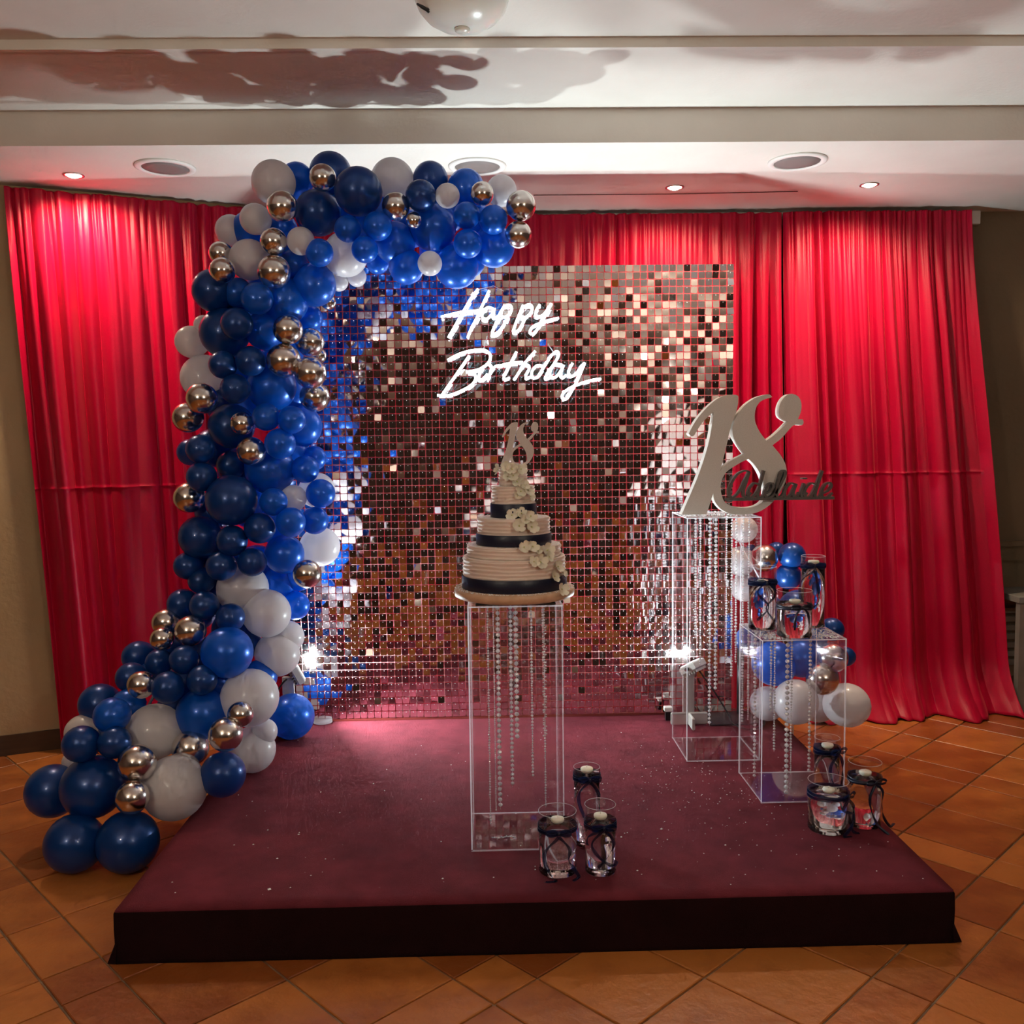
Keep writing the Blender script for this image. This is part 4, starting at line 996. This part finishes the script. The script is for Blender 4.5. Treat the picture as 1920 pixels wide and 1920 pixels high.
# ------------------------------------------------------------------ the number 18 (outline in tracing units)
ONE = [(690, 95), (735, 98), (750, 112), (745, 180), (725, 260), (690, 350), (645, 545), (600, 725), (550, 890), (488, 1085), (478, 1112), (265, 1112), (300, 1030), (348, 920), (402, 790), (455, 640), (500, 480), (532, 300), (540, 240),
       (500, 268), (440, 330), (400, 388), (368, 438), (342, 442), (325, 420), (350, 370), (400, 290), (470, 210), (550, 140), (620, 103)]
E_OUT = [(1040, 118), (1010, 95), (955, 102), (880, 130), (800, 190), (740, 270), (702, 360), (706, 440), (745, 515), (806, 598), (720, 640), (645, 690), (592, 750), (560, 830), (540, 905), (540, 965), (565, 1025), (620, 1080), (700, 1112), (800, 1118), (885, 1110),
         (965, 1080), (1045, 1020), (1105, 945), (1152, 860), (1170, 780), (1160, 700), (1120, 620), (1045, 528), (1120, 470), (1185, 398), (1230, 358), (1298, 360), (1310, 340), (1305, 312), (1262, 308), (1284, 250), (1290, 180), (1265, 120),
         (1210, 93), (1160, 106), (1115, 160), (1097, 230), (1110, 290), (1175, 330), (1130, 375), (1060, 440), (990, 487), (940, 420), (903, 350), (890, 290), (897, 220), (922, 172), (962, 142)]
E_IN = [(840, 643), (892, 692), (940, 770), (970, 850), (980, 930), (968, 1000), (920, 1040), (850, 1058), (760, 1056), (685, 1038), (632, 1000), (606, 930), (602, 850), (622, 790), (662, 740), (722, 700), (790, 662)]
def refine(l, corners=()):
    """round the traced outline except at sharp turns"""
    n = len(l); out = []
    def turn(i):
        a = Vector(l[i]) - Vector(l[i - 1]); c_ = Vector(l[(i + 1) % n]) - Vector(l[i]); return abs(a.angle_signed(c_)) > 0.85
    sharp = [turn(i) for i in range(n)]
    for i in range(n):
        p0, p1, p2, p3 = (Vector(l[(i + k) % n]) for k in (-1, 0, 1, 2))
        if sharp[i]: p0 = p1 - (p2 - p1)
        if sharp[(i + 1) % n]: p3 = p2 + (p2 - p1)
        for j in range(4):
            t = j / 4; out.append(0.5 * ((2 * p1) + (p2 - p0) * t + (2 * p0 - 5 * p1 + 4 * p2 - p3) * t * t + (3 * p1 - p0 - 3 * p2 + p3) * t ** 3))
    return [(v.x, v.y) for v in out]
def eighteen(root, fmap, y0, y1, m):
    b = MB(); b.plate([[fmap(*p_) for p_ in refine(ONE)]], y0, y1); b.build('digit_one', m, root, fix=True)
    b = MB(); b.plate([[fmap(*p_) for p_ in refine(E_OUT)], [fmap(*p_) for p_ in refine(E_IN)]], y0 + 0.0004, y1 - 0.0004); b.build('digit_eight', m, root, fix=True)
Y18 = 3.76
base18 = 1.180 + 0.002
bl_ = at_y(1220 + 265 / 4.571, 720 + 1112 / 4.571, Y18); sc_ = depth(bl_) / FPX / 4.571
fm = lambda x, y: (bl_.x + (x - 265) * sc_, base18 + (1118 - y) * sc_)
r18 = tag(empty('number_sign', (bl_.x + 0.2, Y18, base18)), 'large white foam number 18 standing on the tall pedestal', 'number sign')
eighteen(r18, fm, Y18, Y18 + 0.05, 'white_foam')
# name plate in front of it
YN = Y18 - 0.034
nb = tag(empty('name_sign', (bl_.x + 0.35, YN, base18 + 0.06)), 'pewter grey script name Adelaide on a bar before the number 18', 'name sign')
fn_ = lambda x, y: at_y(1220 + x / 4.571, 720 + y / 4.571, YN)
LET = [[(850, 752), (805, 745), (745, 775), (695, 850), (672, 920), (685, 968), (722, 965), (765, 915), (805, 835), (848, 752)], [(848, 752), (820, 845), (798, 920), (805, 965), (838, 962), (862, 930)],
       [(932, 862), (892, 850), (852, 892), (836, 942), (852, 972), (890, 958), (930, 895), (975, 742)], [(975, 742), (938, 880), (922, 950), (935, 974), (965, 960), (990, 925)],
       [(985, 940), (1030, 918), (1055, 880), (1042, 850), (1008, 868), (982, 925), (990, 966), (1028, 970), (1072, 940)],
       [(1072, 940), (1122, 850), (1154, 775), (1146, 742), (1118, 765), (1092, 855), (1080, 930), (1092, 970), (1125, 964), (1148, 935)],
       [(1242, 862), (1205, 850), (1165, 890), (1147, 940), (1162, 972), (1200, 952), (1235, 890), (1252, 855)], [(1252, 855), (1226, 930), (1232, 970), (1256, 964), (1278, 930)],
       [(1322, 852), (1296, 930), (1302, 972), (1326, 962), (1345, 930)],
       [(1417, 862), (1380, 850), (1337, 890), (1320, 940), (1336, 972), (1375, 958), (1415, 895), (1475, 742)], [(1475, 742), (1430, 880), (1412, 950), (1425, 974), (1452, 960), (1472, 930)],
       [(1472, 940), (1520, 918), (1550, 880), (1540, 846), (1500, 862), (1470, 922), (1477, 966), (1515, 970), (1562, 935)]]
for ks, s in enumerate(LET):
    yk = YN + 0.0004 * (ks % 5)
    pts = spline([fn_(x, y) for x, y in s], 6); b = MB(); vs, fs = [], []
    for i, q in enumerate(pts):
        t = pts[min(i + 1, len(pts) - 1)] - pts[max(i - 1, 0)]; t = Vector((t.x, 0, t.z)).normalized(); n = Vector((-t.z, 0, t.x))
        wv = 0.0030 + 0.0026 * abs(t.z) ** 1.5
        for (sd, y) in ((-1, yk), (1, yk), (1, yk + 0.022), (-1, yk + 0.022)): vs.append((q.x + sd * n.x * wv, y, q.z + sd * n.z * wv))
    for k in range(len(pts) - 1):
        for j in range(4):
            j2 = (j + 1) % 4; fs.append((k * 4 + j, k * 4 + j2, k * 4 + 4 + j2, k * 4 + 4 + j))
    e = (len(pts) - 1) * 4; fs += [(3, 2, 1, 0), (e, e + 1, e + 2, e + 3)]
    b.add(vs, fs); b.build('letter_stroke', 'dark_silver', nb, fix=True)
q = fn_(1322, 810); b = MB(); b.box((q.x - 0.010, YN, q.z - 0.0032), (q.x + 0.010, YN + 0.03, q.z + 0.0032), 0, 0.001); b.build('letter_dot', 'dark_silver', nb)
a_, c_ = fn_(650, 990), fn_(1575, 990); b = MB(); b.box((a_.x, YN - 0.001, a_.z - 0.006), (c_.x, YN + 0.0335, a_.z + 0.006), 0, 0.001); b.build('base_bar', 'dark_silver', nb)
# cake topper, the same number cut from glitter card
tp = tag(empty('cake_topper', (CX, CYk, 1.40)), 'small glitter card number 18 topper stuck into the top tier', 'cake topper')
tl = at_y(820 + 590 / 4.923, 770 + 500 / 4.923, CYk); sct = depth(tl) / FPX / 4.923 * 0.40
ftop = lambda x, y: (tl.x + (x - 300) * sct, tl.z - 0.002 + (1112 - y) * sct)
sct = (at_y(967, 790, CYk).z - tl.z) / 1010; 
eighteen(tp, lambda x, y: (tl.x - 0.004 + (x - 265) * sct * 0.88, tl.z - 0.004 + (1112 - y) * sct), CYk - 0.012, CYk - 0.008, 'glitter_card')
b = MB(); b.box((CX + 0.026, CYk - 0.0119, 1.392), (CX + 0.034, CYk - 0.0085, 1.435)); b.build('stick', 'acrylic_edge', tp)

# ------------------------------------------------------------------ side table at the bare wall
p = at_z(1905, 1335, 0)
tb = tag(empty('side_table', (2.98, 4.90, 0)), 'small grey wooden side table against the dim bare wall', 'side table')
b = MB(); b.box((2.80, 4.74, 0.60), (3.25, 5.08, 0.635), 0, 0.003); b.build('table_top', 'grey_table', tb)
for (x, y) in ((2.81, 4.75), (3.20, 4.75), (2.81, 5.03), (3.20, 5.03)):
    b = MB(); b.box((x, y, 0.001), (x + 0.04, y + 0.04, 0.599), 0, 0.003); b.build('leg', 'grey_table', tb)
for k in range(7):
    b = MB(); b.box((2.87, 5.085, 0.18 + k * 0.05), (3.18, 5.099, 0.215 + k * 0.05), 0, 0.003)
    if k == 0: vent = tag(empty('wall_vent', (3.02, 5.09, 0.18)), 'slatted heater vent low on the dim wall behind the side table', 'vent')
    b.build('slat', 'grey_table', vent)
